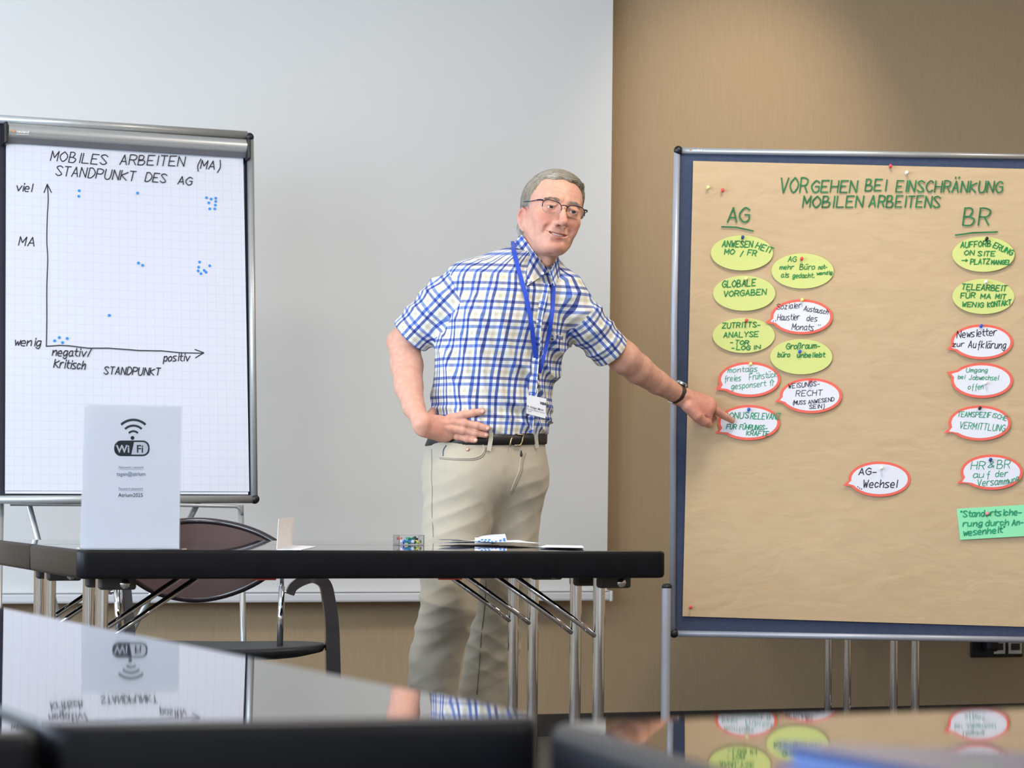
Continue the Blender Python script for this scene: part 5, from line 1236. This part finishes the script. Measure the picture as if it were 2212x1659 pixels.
nt.links.new(at.outputs[0], mxx.inputs[6]); nt.links.new(rp2.outputs[0], mxx.inputs[7]); nt.links.new(mxx.outputs[2], b_.inputs['Base Color'])
b_.inputs['Subsurface Weight'].default_value = 0.12; b_.inputs['Subsurface Radius'].default_value = (0.012, 0.004, 0.002); b_.inputs['Subsurface Scale'].default_value = 0.6
nz2 = nt.nodes.new('ShaderNodeTexNoise'); nz2.inputs['Scale'].default_value = 420; bp = nt.nodes.new('ShaderNodeBump'); bp.inputs['Strength'].default_value = 0.12; bp.inputs['Distance'].default_value = 0.0006
nt.links.new(tcn.outputs['Object'], nz2.inputs[0]); nt.links.new(nz2.outputs[0], bp.inputs['Height']); nt.links.new(bp.outputs[0], b_.inputs['Normal'])
bod = np_obj('body', Vb, Qb, skin, man, color=colr)

# ---- eyes, teeth
eye_w = mat('eye_white', srgb(226, 220, 214), 0.15, var=(30, 0.02)); iris_m = mat('grey_blue_iris', srgb(62, 74, 80), 0.3, var=(200, 0.2)); pup_m = mat('pupil_black', srgb(10, 10, 12), 0.1, var=(20, 0.1))
gz = Vector((0.06, 1, 0.02)).normalized()
for s in (1, -1):
    c = Vector((s * 0.0315, 0.0712, -0.0002)); g = G(); e3 = (h_l, h_f2, h_u)
    sphere(g, hw_(*c), 0.0131 * HS, 24, 16, e3); ey = g.build('eye', eye_w, man, smooth=True)
    for (r_, of, m_, nm) in ((0.0063, 0.0122, iris_m, 'iris'), (0.0026, 0.0137, pup_m, 'pupil')):
        g = G(); fwd = (h_l * gz.x + h_f2 * gz.y + h_u * gz.z).normalized(); a = fwd.cross(h_u).normalized(); b = a.cross(fwd)
        cc = hw_(*c) + fwd * of * HS; vs = [cc + fwd * 0.0018] + [cc + (a * math.cos(t * math.pi / 10) + b * math.sin(t * math.pi / 10)) * r_ * HS for t in range(20)]
        g.add(vs, [(0, 1 + k, 1 + (k + 1) % 20) for k in range(20)]); g.build(nm, m_, ey, smooth=True)
teeth_m = mat('teeth', srgb(222, 214, 198), 0.25, var=(60, 0.04))
for k in range(-4, 5):
    a = k * 0.24; c = hw_(math.sin(a) * 0.0235, 0.0600 + math.cos(a) * 0.0225, -0.0685); g = G()
    tdir = (h_l * math.cos(a) - h_f2 * math.sin(a)).normalized(); box(g, c, (0.0060 * HS, 0.004, 0.0085), (tdir, tdir.cross(h_u).normalized(), h_u), bev=0.0012); g.build('tooth', teeth_m, bod)
# finger nails
nail_m = mat('nail', srgb(216, 168, 152), 0.3, var=(40, 0.03))
for pts, rs in FRW:
    d_ = (pts[3] - pts[2]).normalized(); c = pts[3] + d_ * 0.001 - FW * rs[3] * 0.80; g = G(); up_ = d_.cross(FW).normalized()
    sphere(g, c, 1.0, 12, 8, (d_, up_, d_.cross(up_)), (0.0062, 0.0052, 0.0022)); g.build('fingernail', nail_m, bod, smooth=True)

# ---- hair
def hcap(p):
    q = hl(p); x, y, z = q[:, 0], q[:, 1], q[:, 2]
    d = ell(q, (0, -0.015, 0.031), (0.0795, 0.0985, 0.0835))
    d = smin(d, ell(q, (0.006, 0.020, 0.060), (0.060, 0.058, 0.048)), 0.02)
    d = smin(d, ell(q, (0, -0.055, -0.010), (0.062, 0.048, 0.060)), 0.02)
    d = smin(d, ell(q, (-0.010, -0.040, -0.050), (0.064, 0.046, 0.045)), 0.015)
    ax_ = np.abs(x)
    line = 0.034 + np.clip(z - 0.045, -0.02, 0.045) * 0.80 - np.clip(ax_ - 0.025, 0, 1) * 0.55 * np.clip((z - 0.055) / 0.02, 0, 1) + 0.004 * np.sin(x * 160)
    d = smax(d, (y - line) * 0.8, 0.003)
    low = np.where(y > -0.026, -0.006, -0.070 + (y + 0.026) * 0.45)
    low = np.where((y > -0.034) & (y < 0.012), np.maximum(low, 0.006), low)
    d = smax(d, (low - z) * 0.8, 0.003)
    return d * HS
hb0 = np.array([Hc.x - 0.14, Hc.y - 0.14, Hc.z - 0.14]); hb1 = np.array([Hc.x + 0.14, Hc.y + 0.14, Hc.z + 0.14])
Vh, Qh = sdf_mesh(hcap, hb0, hb1, 0.0028)
qh = hl(Vh)
def hair_color(q, rnd):
    side = np.clip((0.050 - q[:, 2]) / 0.04, 0, 1)[:, None]
    top = np.array(srgb(142, 130, 110)[:3]); grey = np.array(srgb(166, 166, 162)[:3]); dark = np.array(srgb(100, 90, 76)[:3]); pale = np.array(srgb(196, 190, 178)[:3])
    c = top * (1 - side) + grey * side; r = rnd[:, None]
    return np.where(r < 0.3, c * 0.55 + dark * 0.45, np.where(r > 0.72, c * 0.5 + pale * 0.5, c))
hair_m = mat('grey_brown_hair', srgb(126, 116, 100), 0.5, spec=0.4); nt = hair_m.node_tree; at = nt.nodes.new('ShaderNodeAttribute'); at.attribute_name = 'tint'; nt.links.new(at.outputs[0], nt.nodes['Principled BSDF'].inputs['Base Color'])
hair = np_obj('hair', Vh, Qh, hair_m, man, color=hair_color(qh, np.random.rand(len(Vh)) * 0.3 + 0.32) * 0.8)
# strands combed over the cap
def grad(fn, p, e=0.002):
    g_ = np.stack([fn(p + na(v) * e) - fn(p - na(v) * e) for v in ((1, 0, 0), (0, 1, 0), (0, 0, 1))], -1); return g_ / (np.linalg.norm(g_, axis=1)[:, None] + 1e-9)
NSr = 14000
cen = Vh[Qh].mean(1); dsel = (head(cen) > 0.0003) & (hl(cen)[:, 2] > -0.030); cand = cen[dsel]; rt = cand[np.random.randint(0, len(cand), NSr)]
rq = hl(rt); L_ = np.where(rq[:, 2] > 0.06, 0.055, 0.032) * (0.7 + 0.6 * np.random.rand(NSr)); L_ = np.where(rq[:, 2] < -0.030, 0.010, L_)
part = -0.060
steps = 7; pts_ = [rt.copy()]; cur = rt.copy()
jit = (np.random.rand(NSr, 3) - 0.5) * 0.55
for s_ in range(steps - 1):
    ql = hl(cur); x, y, z = ql[:, 0], ql[:, 1], ql[:, 2]
    over = np.clip((z - 0.045) / 0.03, 0, 1)[:, None]
    sg_ = np.where(x > part, 1.0, -1.0)
    topd = np.stack([sg_ * 1.0, np.full_like(x, 0.22) * np.where(x > part, 1, -0.6), -0.1 + 0 * x], -1)
    sided = np.stack([0 * x, np.where(z < -0.03, 0.0, -0.55), -1.0 + 0 * x], -1)
    dl = topd * over + sided * (1 - over) + jit
    dw = dl @ HM.T; dw = dw / np.linalg.norm(dw, axis=1)[:, None]
    n_ = grad(hcap, cur.astype(np.float32)); dw = dw - (np.sum(dw * n_, 1) - 0.02)[:, None] * n_; dw /= np.linalg.norm(dw, axis=1)[:, None]
    cur = cur + dw * (L_ / (steps - 1))[:, None]
    e = hcap(cur.astype(np.float32)); hh = hl(cur); free = (hh[:, 1] > 0.045) & (np.random.rand(NSr) < 0.12)
    lift = 0.0012 + 0.0022 * (s_ / steps) * np.abs(jit[:, 0]) * 3
    cur = cur - (np.clip(e - lift, -1, np.where(free, 0.0, 1)))[:, None] * n_
    pts_.append(cur.copy())
PT = np.stack(pts_, 1)                               # N, steps, 3
tg = np.gradient(PT, axis=1); side = np.cross(tg, na(FW)[None, None]); side /= np.linalg.norm(side, axis=2)[..., None] + 1e-9
wd_ = np.array([1, 1, 0.95, 0.9, 0.75, 0.5, 0.1])[None, :, None] * (0.0006 + 0.0005 * np.random.rand(NSr))[:, None, None]
Lf = PT + side * wd_; Rf = PT - side * wd_
VV = np.stack([Lf, Rf], 2).reshape(-1, 3); bi = (np.arange(NSr) * steps * 2)[:, None] + (np.arange(steps - 1) * 2)[None]
QQ = np.stack([bi, bi + 1, bi + 3, bi + 2], -1).reshape(-1, 4)
cc = np.repeat(hair_color(rq, np.random.rand(NSr)), steps * 2, axis=0)
st_o = np_obj('hair_strands', VV, QQ, hair_m, hair, color=cc); st_o['kind'] = 'stuff'
# eyebrows
def hairs(name, roots, dirs, ln, w, col, parent):
    V_ = []; Q_ = []; C_ = []
    for r_, d_ in zip(roots, dirs):
        a = Vector(r_); d_ = Vector(d_).normalized(); s_ = d_.cross(h_f2).normalized() * w; b = a + d_ * ln * random.uniform(0.6, 1.2) + h_f2 * 0.0015
        k = len(V_); V_ += [a + s_, a - s_, (a * 0.4 + b * 0.6) - s_ * 0.8, (a * 0.4 + b * 0.6) + s_ * 0.8, b]; Q_ += [(k, k + 1, k + 2, k + 3), (k + 3, k + 2, k + 4, k + 4)]
        c_ = random.choice(col); C_ += [c_] * 5
    o = mk(name, V_, [q if q[2] != q[3] else q[:3] for q in Q_], hair_m, parent)
    ca = o.data.color_attributes.new('tint', 'FLOAT_COLOR', 'POINT')
    for i, c_ in enumerate(C_): ca.data[i].color = c_
    o['kind'] = 'stuff'; return o
def on_face(x, z, off=0.0006):
    ys = np.linspace(0.125, 0.03, 200); pts = np.array([na(hw_(x, y, z)) for y in ys], dtype=np.float32); v = head(pts); k = np.where(v < off)[0]
    return hw_(x, ys[k[0]] if len(k) else 0.08, z)
for s in (1, -1):
    rts = []; dr = []
    for i in range(150):
        t = random.random(); x = 0.0125 + 0.036 * t; z = 0.0180 + 0.0040 * math.sin(min(1, t * 1.3) * math.pi * 0.6) - 0.008 * max(0, t - 0.6) + random.uniform(-0.0036, 0.0036) * (1 - 0.5 * t)
        rts.append(on_face(s * x, z)); dr.append(h_l * s * 1.0 + h_u * (0.6 - 0.9 * t) + h_f2 * 0.15)
    hairs('eyebrow', rts, dr, 0.0075, 0.00035, [srgb(140, 126, 114), srgb(116, 102, 90), srgb(164, 154, 144)], man)

# ---- collar, placket, pocket, buttons
def patch(name, c4, mat_, parent, bulge=0.0, n=8, th=0.0016, uvs4=None, dep=None):
    vs = []; fs = []; uv = []
    for j in range(n + 1):
        for i in range(n + 1):
            s, t_ = i / n, j / n
            p = (c4[0] * (1 - s) + c4[1] * s) * (1 - t_) + (c4[3] * (1 - s) + c4[2] * s) * t_
            p = p - FW * bulge * math.sin(math.pi * s) * 1.0 - FW * bulge * 0.5 * math.sin(math.pi * t_)
            vs.append(p)
            if uvs4: uv.append(tuple((uvs4[0][k] * (1 - s) + uvs4[1][k] * s) * (1 - t_) + (uvs4[3][k] * (1 - s) + uvs4[2][k] * s) * t_ for k in (0, 1)))
    m_ = len(vs); vs += [v + FW * th for v in vs]; uv += uv
    for j in range(n):
        for i in range(n): a = j * (n + 1) + i; fs.append((a, a + 1, a + n + 2, a + n + 1)); fs.append((m_ + a + n + 1, m_ + a + n + 2, m_ + a + 1, m_ + a))
    bd = [i for i in range(n + 1)] + [j * (n + 1) + n for j in range(1, n + 1)] + [n * (n + 1) + i for i in range(n - 1, -1, -1)] + [j * (n + 1) for j in range(n - 1, 0, -1)]
    for k in range(len(bd)): a, b = bd[k], bd[(k + 1) % len(bd)]; fs.append((b, a, a + m_, b + m_))
    return mk(name, vs, fs, mat_, parent, smooth=True, uvs=uv if uvs4 else None, autosm=50)
# collar stand: ring round the neck
ring = []; nv = 36; axn = (NT - NB).normalized(); lean_n = (axn + Fd * 0.34).normalized()
for row, (h_, rr) in enumerate(((-0.030, 0.073), (-0.005, 0.0685), (0.018, 0.0655), (0.018, 0.0635), (-0.03, 0.068))):
    cC = NB * 0.42 + NT * 0.58 - axn * 0.012 + axn * h_
    t1 = lean_n.cross(FW).normalized(); t2 = lean_n.cross(t1)
    for i in range(nv):
        a = 2 * math.pi * i / nv; off_ = t1 * math.cos(a) * rr + t2 * math.sin(a) * rr
        pnt = cC + off_ - axn * 0.30 * off_.dot(Fd); ring.append(pnt)
fs = []; uvl = []
for r_ in range(4):
    for i in range(nv): fs.append((r_ * nv + i, r_ * nv + (i + 1) % nv, (r_ + 1) * nv + (i + 1) % nv, (r_ + 1) * nv + i))
uvc = [(((k % nv) / nv) * 0.42, (k // nv) * 0.02) for k in range(len(ring))]
mk('collar_stand', ring, fs, plaid_m, sh, smooth=True, uvs=uvc)
def cl(px, py, off): return P(px, py, min(shell_depth(px, py, lambda p: np.minimum(shirt(p), cone(p, NB, NT, 0.070, 0.066))), 7.25) - off)
c4 = [cl(1127, 507, 0.006), cl(1184, 588, 0.008), cl(1138.5, 617, 0.008), cl(1107, 527, 0.004)]
patch('collar_leaf', c4, plaid_m, sh, bulge=0.012, n=10, uvs4=[(0, 0), (0.125, 0.0), (0.085, 0.075), (0.0, 0.042)])
c4 = [P(1206, 552, 7.07), P(1187, 590, 7.03), P(1197, 618, 7.02), P(1211, 592, 7.06)]
patch('collar_leaf', c4, plaid_m, sh, bulge=0.004, n=6, uvs4=[(0, 0), (0.07, 0.0), (0.07, 0.045), (0.0, 0.04)])
white_b = mat('shirt_button', srgb(228, 228, 232), 0.3, var=(40, 0.03))
def button(px, py, par, r=0.0048):
    c = SD(px, py, 0.006); g = G(); tube(g, [c, c - FW * 0.0016], r, 12); g.build('button', white_b, par)
for (x, y) in ((1143, 606), (1172, 590)):
    c = P(x, y, c4[0].y * 0 + depth(cl(x, y, 0.016))); g = G(); tube(g, [c, c - FW * 0.0016], 0.0046, 12); g.build('button', white_b, sh)
# placket strip following the surface
pk = [(1176, 612), (1171, 640), (1162, 680), (1157, 720), (1155, 762), (1151, 810), (1147, 856), (1143, 905), (1141, 935)]
pc = cr_([SD(x, y, 0.0) for x, y in pk], 4)
def strip(name, pts, w, mat_, parent, off=0.003, th=0.0012, uvmap=False, lateral=None):
    vs = []; k = len(pts); uv = []; L = 0
    for i, p in enumerate(pts):
        t = (pts[min(i + 1, k - 1)] - pts[max(i - 1, 0)]).normalized(); lt = (lateral or RT); s = t.cross(FW).normalized() * (w / 2)
        if i: L += (pts[i] - pts[i - 1]).length
        q = p - FW * off; vs += [q + s, q - s, q - s + FW * th, q + s + FW * th]; uv += [(0.0, L), (w, L), (w, L), (0, L)]
    fs = [(0, 1, 2, 3), tuple(4 * (k - 1) + j for j in (3, 2, 1, 0))]
    for i in range(k - 1):
        for j in range(4): fs.append((4 * i + j, 4 * i + (j + 1) % 4, 4 * i + 4 + (j + 1) % 4, 4 * i + 4 + j))
    return mk(name, vs, fs, mat_, parent, smooth=True, uvs=uv if uvmap else None, autosm=60)
strip('placket', pc, 0.028, plaid_m, sh, off=0.0022, uvmap=True)
for (x, y) in ((1160, 694), (1154, 775), (1148, 848)): button(x, y, sh, 0.0040)
# chest pocket
strip('pocket_hem', cr_([SD(x, y, 0.0) for x, y in ((1190, 722), (1202, 726), (1216, 730))], 4), 0.012, plaid_m, sh, off=0.0015, uvmap=True)
c = SD(1193, 733, 0.005); g = G(); tube(g, [c, c - FW * 0.001], 0.0042, 6); g.build('emblem', print_k, sh)

# ---- belt and trouser details
belt_m = mat('black_leather', srgb(24, 22, 24), 0.42, var=(40, 0.2), bump=(120, 0.3, 0.0006)); brass = mat('worn_brass', srgb(176, 160, 130), 0.3, metal=0.9, var=(40, 0.05))
belt = []; nbm = 72
for row, (dy, gr) in enumerate(((938, 0.001), (939, 0.0050), (961, 0.0060), (963, 0.001))):
    for i in range(nbm):
        a = 2 * math.pi * i / nbm; z0 = zy(dy)
        z = z0
        for it in range(2):
            cx, cy, aa, bb = (np.interp(z, tz, q_) for q_ in (tcx, tcy, ta, tb))
            ca, sa_ = math.cos(a), math.sin(a); ex = math.copysign(abs(ca) ** (2 / 2.3), ca) * (aa + gr); ey = math.copysign(abs(sa_) ** (2 / 2.3), sa_) * (bb + gr)
            w_ = Vector((cx, cy, 0)) + Ld * ex + Fd * ey
            z = z0 - 0.010 * (ex / aa) * 0.0 + 0.006 * (ex / aa)
        belt.append(Vector((w_.x, w_.y, z)))
fs = [(r_ * nbm + i, r_ * nbm + (i + 1) % nbm, (r_ + 1) * nbm + (i + 1) % nbm, (r_ + 1) * nbm + i) for r_ in range(3) for i in range(nbm)]
belt_o = mk('belt', belt, fs, belt_m, man, smooth=True)
bfn = lambda p: torso(p, 0.0068)
def BD(px, py, off=0.0): return P(px, py, shell_depth(px, py, bfn) - off)
g = G(); tube(g, [BD(1106.5, 944, 0.001), BD(1104, 950, 0.003), BD(1101.5, 964, 0.001)], 0.0027, 8); g.build('belt_keeper', brass, belt_o, smooth=True)
g = G(); tube(g, [BD(1118, 938, 0.0), BD(1131, 939, 0.002), BD(1128, 953, 0.003), BD(1124, 962, 0.002), BD(1112, 962, 0.0)], 0.0022, 8); g.build('buckle', brass, belt_o, smooth=True)
tfn = lambda p: trousers(p)
def TDp(px, py, off=0.0): return P(px, py, shell_depth(px, py, lambda p: np.minimum(trousers(p), torso(p, 0.012, zlo=zy(966), zhi=zy(935)))) - off)
for pts in ([(1061, 934), (1060, 950), (1056, 974)], [(1157, 936), (1158, 952), (1160, 968)]):
    strip('belt_loop', [BD(x, y, 0.0015) for x, y in pts], 0.012, trou_m, trou, off=0.002, th=0.002)
seam_m = mat('trouser_seam', srgb(150, 138, 118), 0.85, var=(20, 0.05)); seam_d = mat('dark_seam', srgb(112, 104, 92), 0.85, var=(20, 0.05))
def seamline(name, pts, w, m_, sub=4, off=0.0004):
    pp = [(p.x, p.y) for p in cr_([(x, y, 0) for x, y in pts], sub)]
    g = G(); W_ = [P(x, y, shell_depth(x, y, tfn, 6.7, 7.5) - 0.0006) for x, y in pp]; tube(g, W_, w, 6); return g.build(name, m_, trou, smooth=True)
seamline('pocket_seam', [(948, 987), (975, 989), (1010, 990), (1032, 987), (1043, 978), (1046, 966), (1040, 958)], 0.0022, trou_m)
seamline('pocket_seam', [(950, 991), (975, 993), (1012, 994), (1035, 991), (1047, 981), (1050, 966)], 0.0009, seam_d)
seamline('coin_pocket_seam', [(957, 985), (958, 972), (964, 962)], 0.0016, mat('denim_edge', srgb(70, 82, 104), 0.8, var=(30, 0.1)))
seamline('fly_seam', [(1131, 975), (1124, 995), (1122, 1015), (1112, 1040), (1103, 1062)], 0.0020, trou_m)
seamline('fly_seam', [(1136, 978), (1130, 998), (1127, 1020), (1116, 1046), (1105, 1068)], 0.0008, seam_d)
seamline('side_seam', [(932, 970), (933, 1000), (932, 1030), (934, 1060), (933, 1100), (936, 1160)], 0.0008, seam_d)
seamline('inner_seam', [(1050, 1255), (1046, 1320), (1040, 1370), (1036, 1430), (1030, 1500)], 0.0011, seam_d)
g = G(); c = P(1010.5, 971, shell_depth(1010.5, 971, tfn) ); tube(g, [c, c - FW * 0.002, c - FW * 0.003], [0.0055, 0.0055, 0.003], 12); g.build('rivet', mat('copper_rivet', srgb(200, 160, 140), 0.3, metal=0.8, var=(30, 0.05)), trou, smooth=True)
g = G(); c = P(1126, 982, shell_depth(1126, 982, tfn)); tube(g, [c + UP * 0.012, c - FW * 0.001, c - UP * 0.016], [0.001, 0.004, 0.001], 8); g.build('zip_gap', black_pl, trou)
# shoes
shoe_m = mat('brown_leather_shoe', srgb(70, 50, 38), 0.4, var=(20, 0.1)); sole_m = mat('shoe_sole', srgb(40, 34, 30), 0.8, var=(20, 0.1))
for (leg, yaw) in ((LEGS[0][0][-1], 0.15), (LEGS[1][0][-1], -0.25)):
    fdn = (Fd * math.cos(yaw) + Ld * math.sin(yaw)).normalized(); sdn = fdn.cross(UP)
    base_ = Vector((leg.x, leg.y, 0)); g = G(); sec = [(-0.085, 0.032, 0.055), (-0.06, 0.040, 0.085), (0.0, 0.042, 0.095), (0.05, 0.042, 0.070), (0.11, 0.048, 0.050), (0.16, 0.046, 0.040), (0.195, 0.026, 0.024)]
    vs = []; n_ = 14
    for (t, w_, h_) in sec:
        for i in range(n_):
            a = math.pi * i / (n_ - 1); vs.append(base_ + fdn * t + sdn * math.cos(a) * w_ + UP * (0.016 + math.sin(a) * h_))
    fs = [(k * n_ + i, k * n_ + i + 1, (k + 1) * n_ + i + 1, (k + 1) * n_ + i) for k in range(len(sec) - 1) for i in range(n_ - 1)] + [tuple(range(n_ - 1, -1, -1)), tuple((len(sec) - 1) * n_ + i for i in range(n_))]
    shoe = mk('shoe', vs, fs, shoe_m, man, smooth=True)
    out = [base_ + fdn * t + sdn * w_ * 1.05 + UP * 0.018 for t, w_, h_ in sec] + [base_ + fdn * t - sdn * w_ * 1.05 + UP * 0.018 for t, w_, h_ in reversed(sec)]
    g = G(); prism(g, out, UP, 0.018); g.build('sole', sole_m, shoe)

# ---- glasses
rimm = mat('dark_blue_metal', srgb(28, 32, 52), 0.3, metal=0.6, var=(30, 0.05)); wire = mat('silver_wire', srgb(150, 146, 142), 0.25, metal=0.9, var=(30, 0.05))
lens_m = mat('spectacle_lens', (0.97, 0.98, 0.98, 1), 0.02, trans=1.0, ior=1.08, var=(3, 0.005))
gl = thing('eyeglasses', 'half-rimmed glasses with dark top bar worn by the man', 'glasses', hw_(0, 0.1, 0))
ZG = 0.001
def lensloop(s, n=40):
    out = []
    for i in range(n):
        a = 2 * math.pi * i / n; ca, sa_ = math.cos(a), math.sin(a)
        x = math.copysign(abs(ca) ** 0.72, ca) * 0.0262; z = math.copysign(abs(sa_) ** 0.78, sa_) * (0.0165 if sa_ > 0 else 0.0185) + (0.0012 * ca if sa_ > 0 else 0)
        out.append((s * (0.0335 + x), 0.0985 - 0.16 * abs(0.0335 + x) ** 1.0 * 0.35, z + ZG - 0.004))
    return out
for s in (-1, 1):
    lp = lensloop(s); w = [hw_(*q_) for q_ in lp]; g = G()
    g.add([sum(w, Vector()) / len(w) + h_f2 * 0.001] + w + [v - h_f2 * 0.0012 for v in w], [(0, 1 + i, 1 + (i + 1) % 40) for i in range(40)] + [(1 + i, 41 + i, 41 + (i + 1) % 40, 1 + (i + 1) % 40) for i in range(40)])
    g.build('lens', lens_m, gl, smooth=True)
    topi = [w[i % 40] for i in range(-1, 22)]; g = G(); tube(g, topi, 0.0013, 8); g.build('top_rim', rimm, gl, smooth=True)
    boti = [w[i % 40] for i in range(21, 40)]; g = G(); tube(g, boti, 0.0006, 6); g.build('lower_rim', wire, gl, smooth=True)
    e = w[3 if True else 0]
    g = G(); hx = s * 0.0615; tube(g, [hw_(s * 0.059, 0.094, 0.008 + ZG), hw_(s * 0.0655, 0.090, 0.0085 + ZG), hw_(s * 0.071, 0.078, 0.008 + ZG)], 0.0023, 8); g.build('hinge', rimm, gl, smooth=True)
    g = G(); tube(g, [hw_(s * 0.071, 0.079, 0.008 + ZG), hw_(s * 0.0755, 0.045, 0.009), hw_(s * 0.0785, 0.010, 0.012), hw_(s * 0.0800, -0.008, 0.013)], 0.0009, 8, ell=(h_u, 1.5)); g.build('temple_arm', rimm, gl, smooth=True)
g = G(); tube(g, cr_([hw_(-0.0085, 0.0965, 0.0040 + ZG), hw_(-0.004, 0.1005, 0.0060 + ZG), hw_(0.004, 0.1005, 0.0060 + ZG), hw_(0.0085, 0.0965, 0.0040 + ZG)], 4), 0.0014, 8); g.build('bridge', rimm, gl, smooth=True)

# ---- wristwatch on the pointing arm
wt = thing('wristwatch', 'wristwatch with dark brown leather strap on the pointing wrist', 'watch', P(1463, 851, 7.42))
axd = (lW - P(1420, 826, 7.355)).normalized(); cw = P(1462, 850.5, 7.423); sideu = axd.cross(FW).normalized(); s2 = axd.cross(sideu)
strap_m = mat('dark_brown_leather', srgb(52, 38, 32), 0.45, var=(40, 0.15)); steel = mat('watch_steel', srgb(200, 200, 200), 0.18, metal=1.0, var=(20, 0.03))
vs = []; n_ = 40; prof = [(-0.0105, 0.0300), (-0.0095, 0.0318), (0.0095, 0.0308), (0.0105, 0.0290)]
for (t, r_) in prof:
    for i in range(n_):
        a = 2 * math.pi * i / n_; vs.append(cw + axd * t + sideu * math.cos(a) * r_ + s2 * math.sin(a) * r_ * 0.93)
fs = [(k * n_ + i, k * n_ + (i + 1) % n_, (k + 1) * n_ + (i + 1) % n_, (k + 1) * n_ + i) for k in range(3) for i in range(n_)]
mk('strap', vs, fs, strap_m, wt, smooth=True)
updir = sideu if sideu.z > 0 else -sideu
fc_ = cw + updir * 0.0325; g = G(); tube(g, [fc_ - updir * 0.002, fc_ + updir * 0.004, fc_ + updir * 0.005], [0.0165, 0.0165, 0.0145], 24); wc = g.build('case', steel, wt, smooth=True, autosm=40)
g = G(); tube(g, [fc_ + updir * 0.005, fc_ + updir * 0.0056], 0.0138, 24); g.build('dial', white_b, wc)
g = G(); box(g, cw - updir * 0.0315, (0.020, 0.022, 0.004), (axd, updir.cross(axd), updir), bev=0.001); g.build('buckle', steel, wt)

# ---- lanyard and badge
ly_m = mat('royal_blue_ribbon', srgb(20, 62, 176), 0.6, var=(60, 0.08), sheen=0.2)
ly = thing('lanyard', 'royal blue lanyard with a name badge hanging from the man neck', 'lanyard', SD(1162, 800, 0.02))
def lyp(pts, off): return cr_([P(x, y, min(shell_depth(x, y, lambda p: np.minimum(shirt(p), cone(p, NB, NT, 0.073, 0.069)))  , 7.3) - off) for x, y in pts], 4)
strip('ribbon', lyp([(1108, 521), (1110, 540), (1116, 566), (1124, 596), (1133, 628), (1141, 660), (1148, 700), (1153, 740), (1158, 775), (1163, 806)], 0.010), 0.0125, ly_m, ly, off=0.0, th=0.0012)
strip('ribbon', lyp([(1196, 612), (1195, 650), (1191, 690), (1183, 735), (1173, 775), (1165, 806)], 0.009), 0.0115, ly_m, ly, off=0.0, th=0.0012)
jn = lyp([(1164, 800), (1161, 812), (1160, 818)], 0.012)
g = G(); box(g, jn[-1] + Vector((0, 0, 0.004)), (0.013, 0.004, 0.012), (RT, FW, UP), bev=0.001); g.build('crimp', black_pl, ly)
cd = depth(jn[-1]) - 0.002
g = G(); tube(g, cr_([P(1160, 820, cd), P(1157, 826, cd), P(1160, 831, cd), P(1163, 826, cd), P(1160, 820, cd)], 5), 0.0012, 8); tube(g, cr_([P(1161, 831, cd), P(1159, 838, cd), P(1162, 845, cd), P(1160, 852, cd), P(1159, 858, cd)], 4), 0.0016, 8); g.build('metal_clip', steel, ly, smooth=True)
bdp = min(shell_depth(x, y, shirt) for x, y in ((1140, 858), (1178, 862), (1178, 902), (1140, 892), (1158, 875))) - 0.006
bo = P(1158, 878, bdp); bnn = (-FW * 0.97 + RT * 0.22).normalized(); bpl2 = (bo, bnn)
badge_m = mat('badge_card', srgb(214, 212, 212), 0.5, var=(20, 0.01))
g = G(); prism(g, [onplane(x, y, *bpl2) for x, y in ((1137, 893), (1178, 904), (1180.5, 861), (1138.5, 853))], bnn, 0.001); bd = g.build('name_badge', badge_m, ly)
bpl3 = (bo + bnn * 0.0005, bnn)
printed('badge_logo', 'vaa', 1172.5, 874, 7.6, bpl3, print_k, bd, bold=0.03, ang=0.2)
printed('badge_text', 'Dr. R\u00fcdiger Martin', 1155.5, 883.5, 4.4, bpl3, print_k, bd, bold=0.008, ang=0.25, wscale=0.80)
printed('badge_text', 'Roehringer Ingelheim Germany', 1157, 888.5, 2.5, bpl3, print_k, bd, ang=0.25, wscale=0.92)
printed('badge_text', 'GmbH', 1143.5, 889.2, 2.5, bpl3, print_k, bd, ang=0.25, wscale=0.9)
print('man done', time.time() - T0)
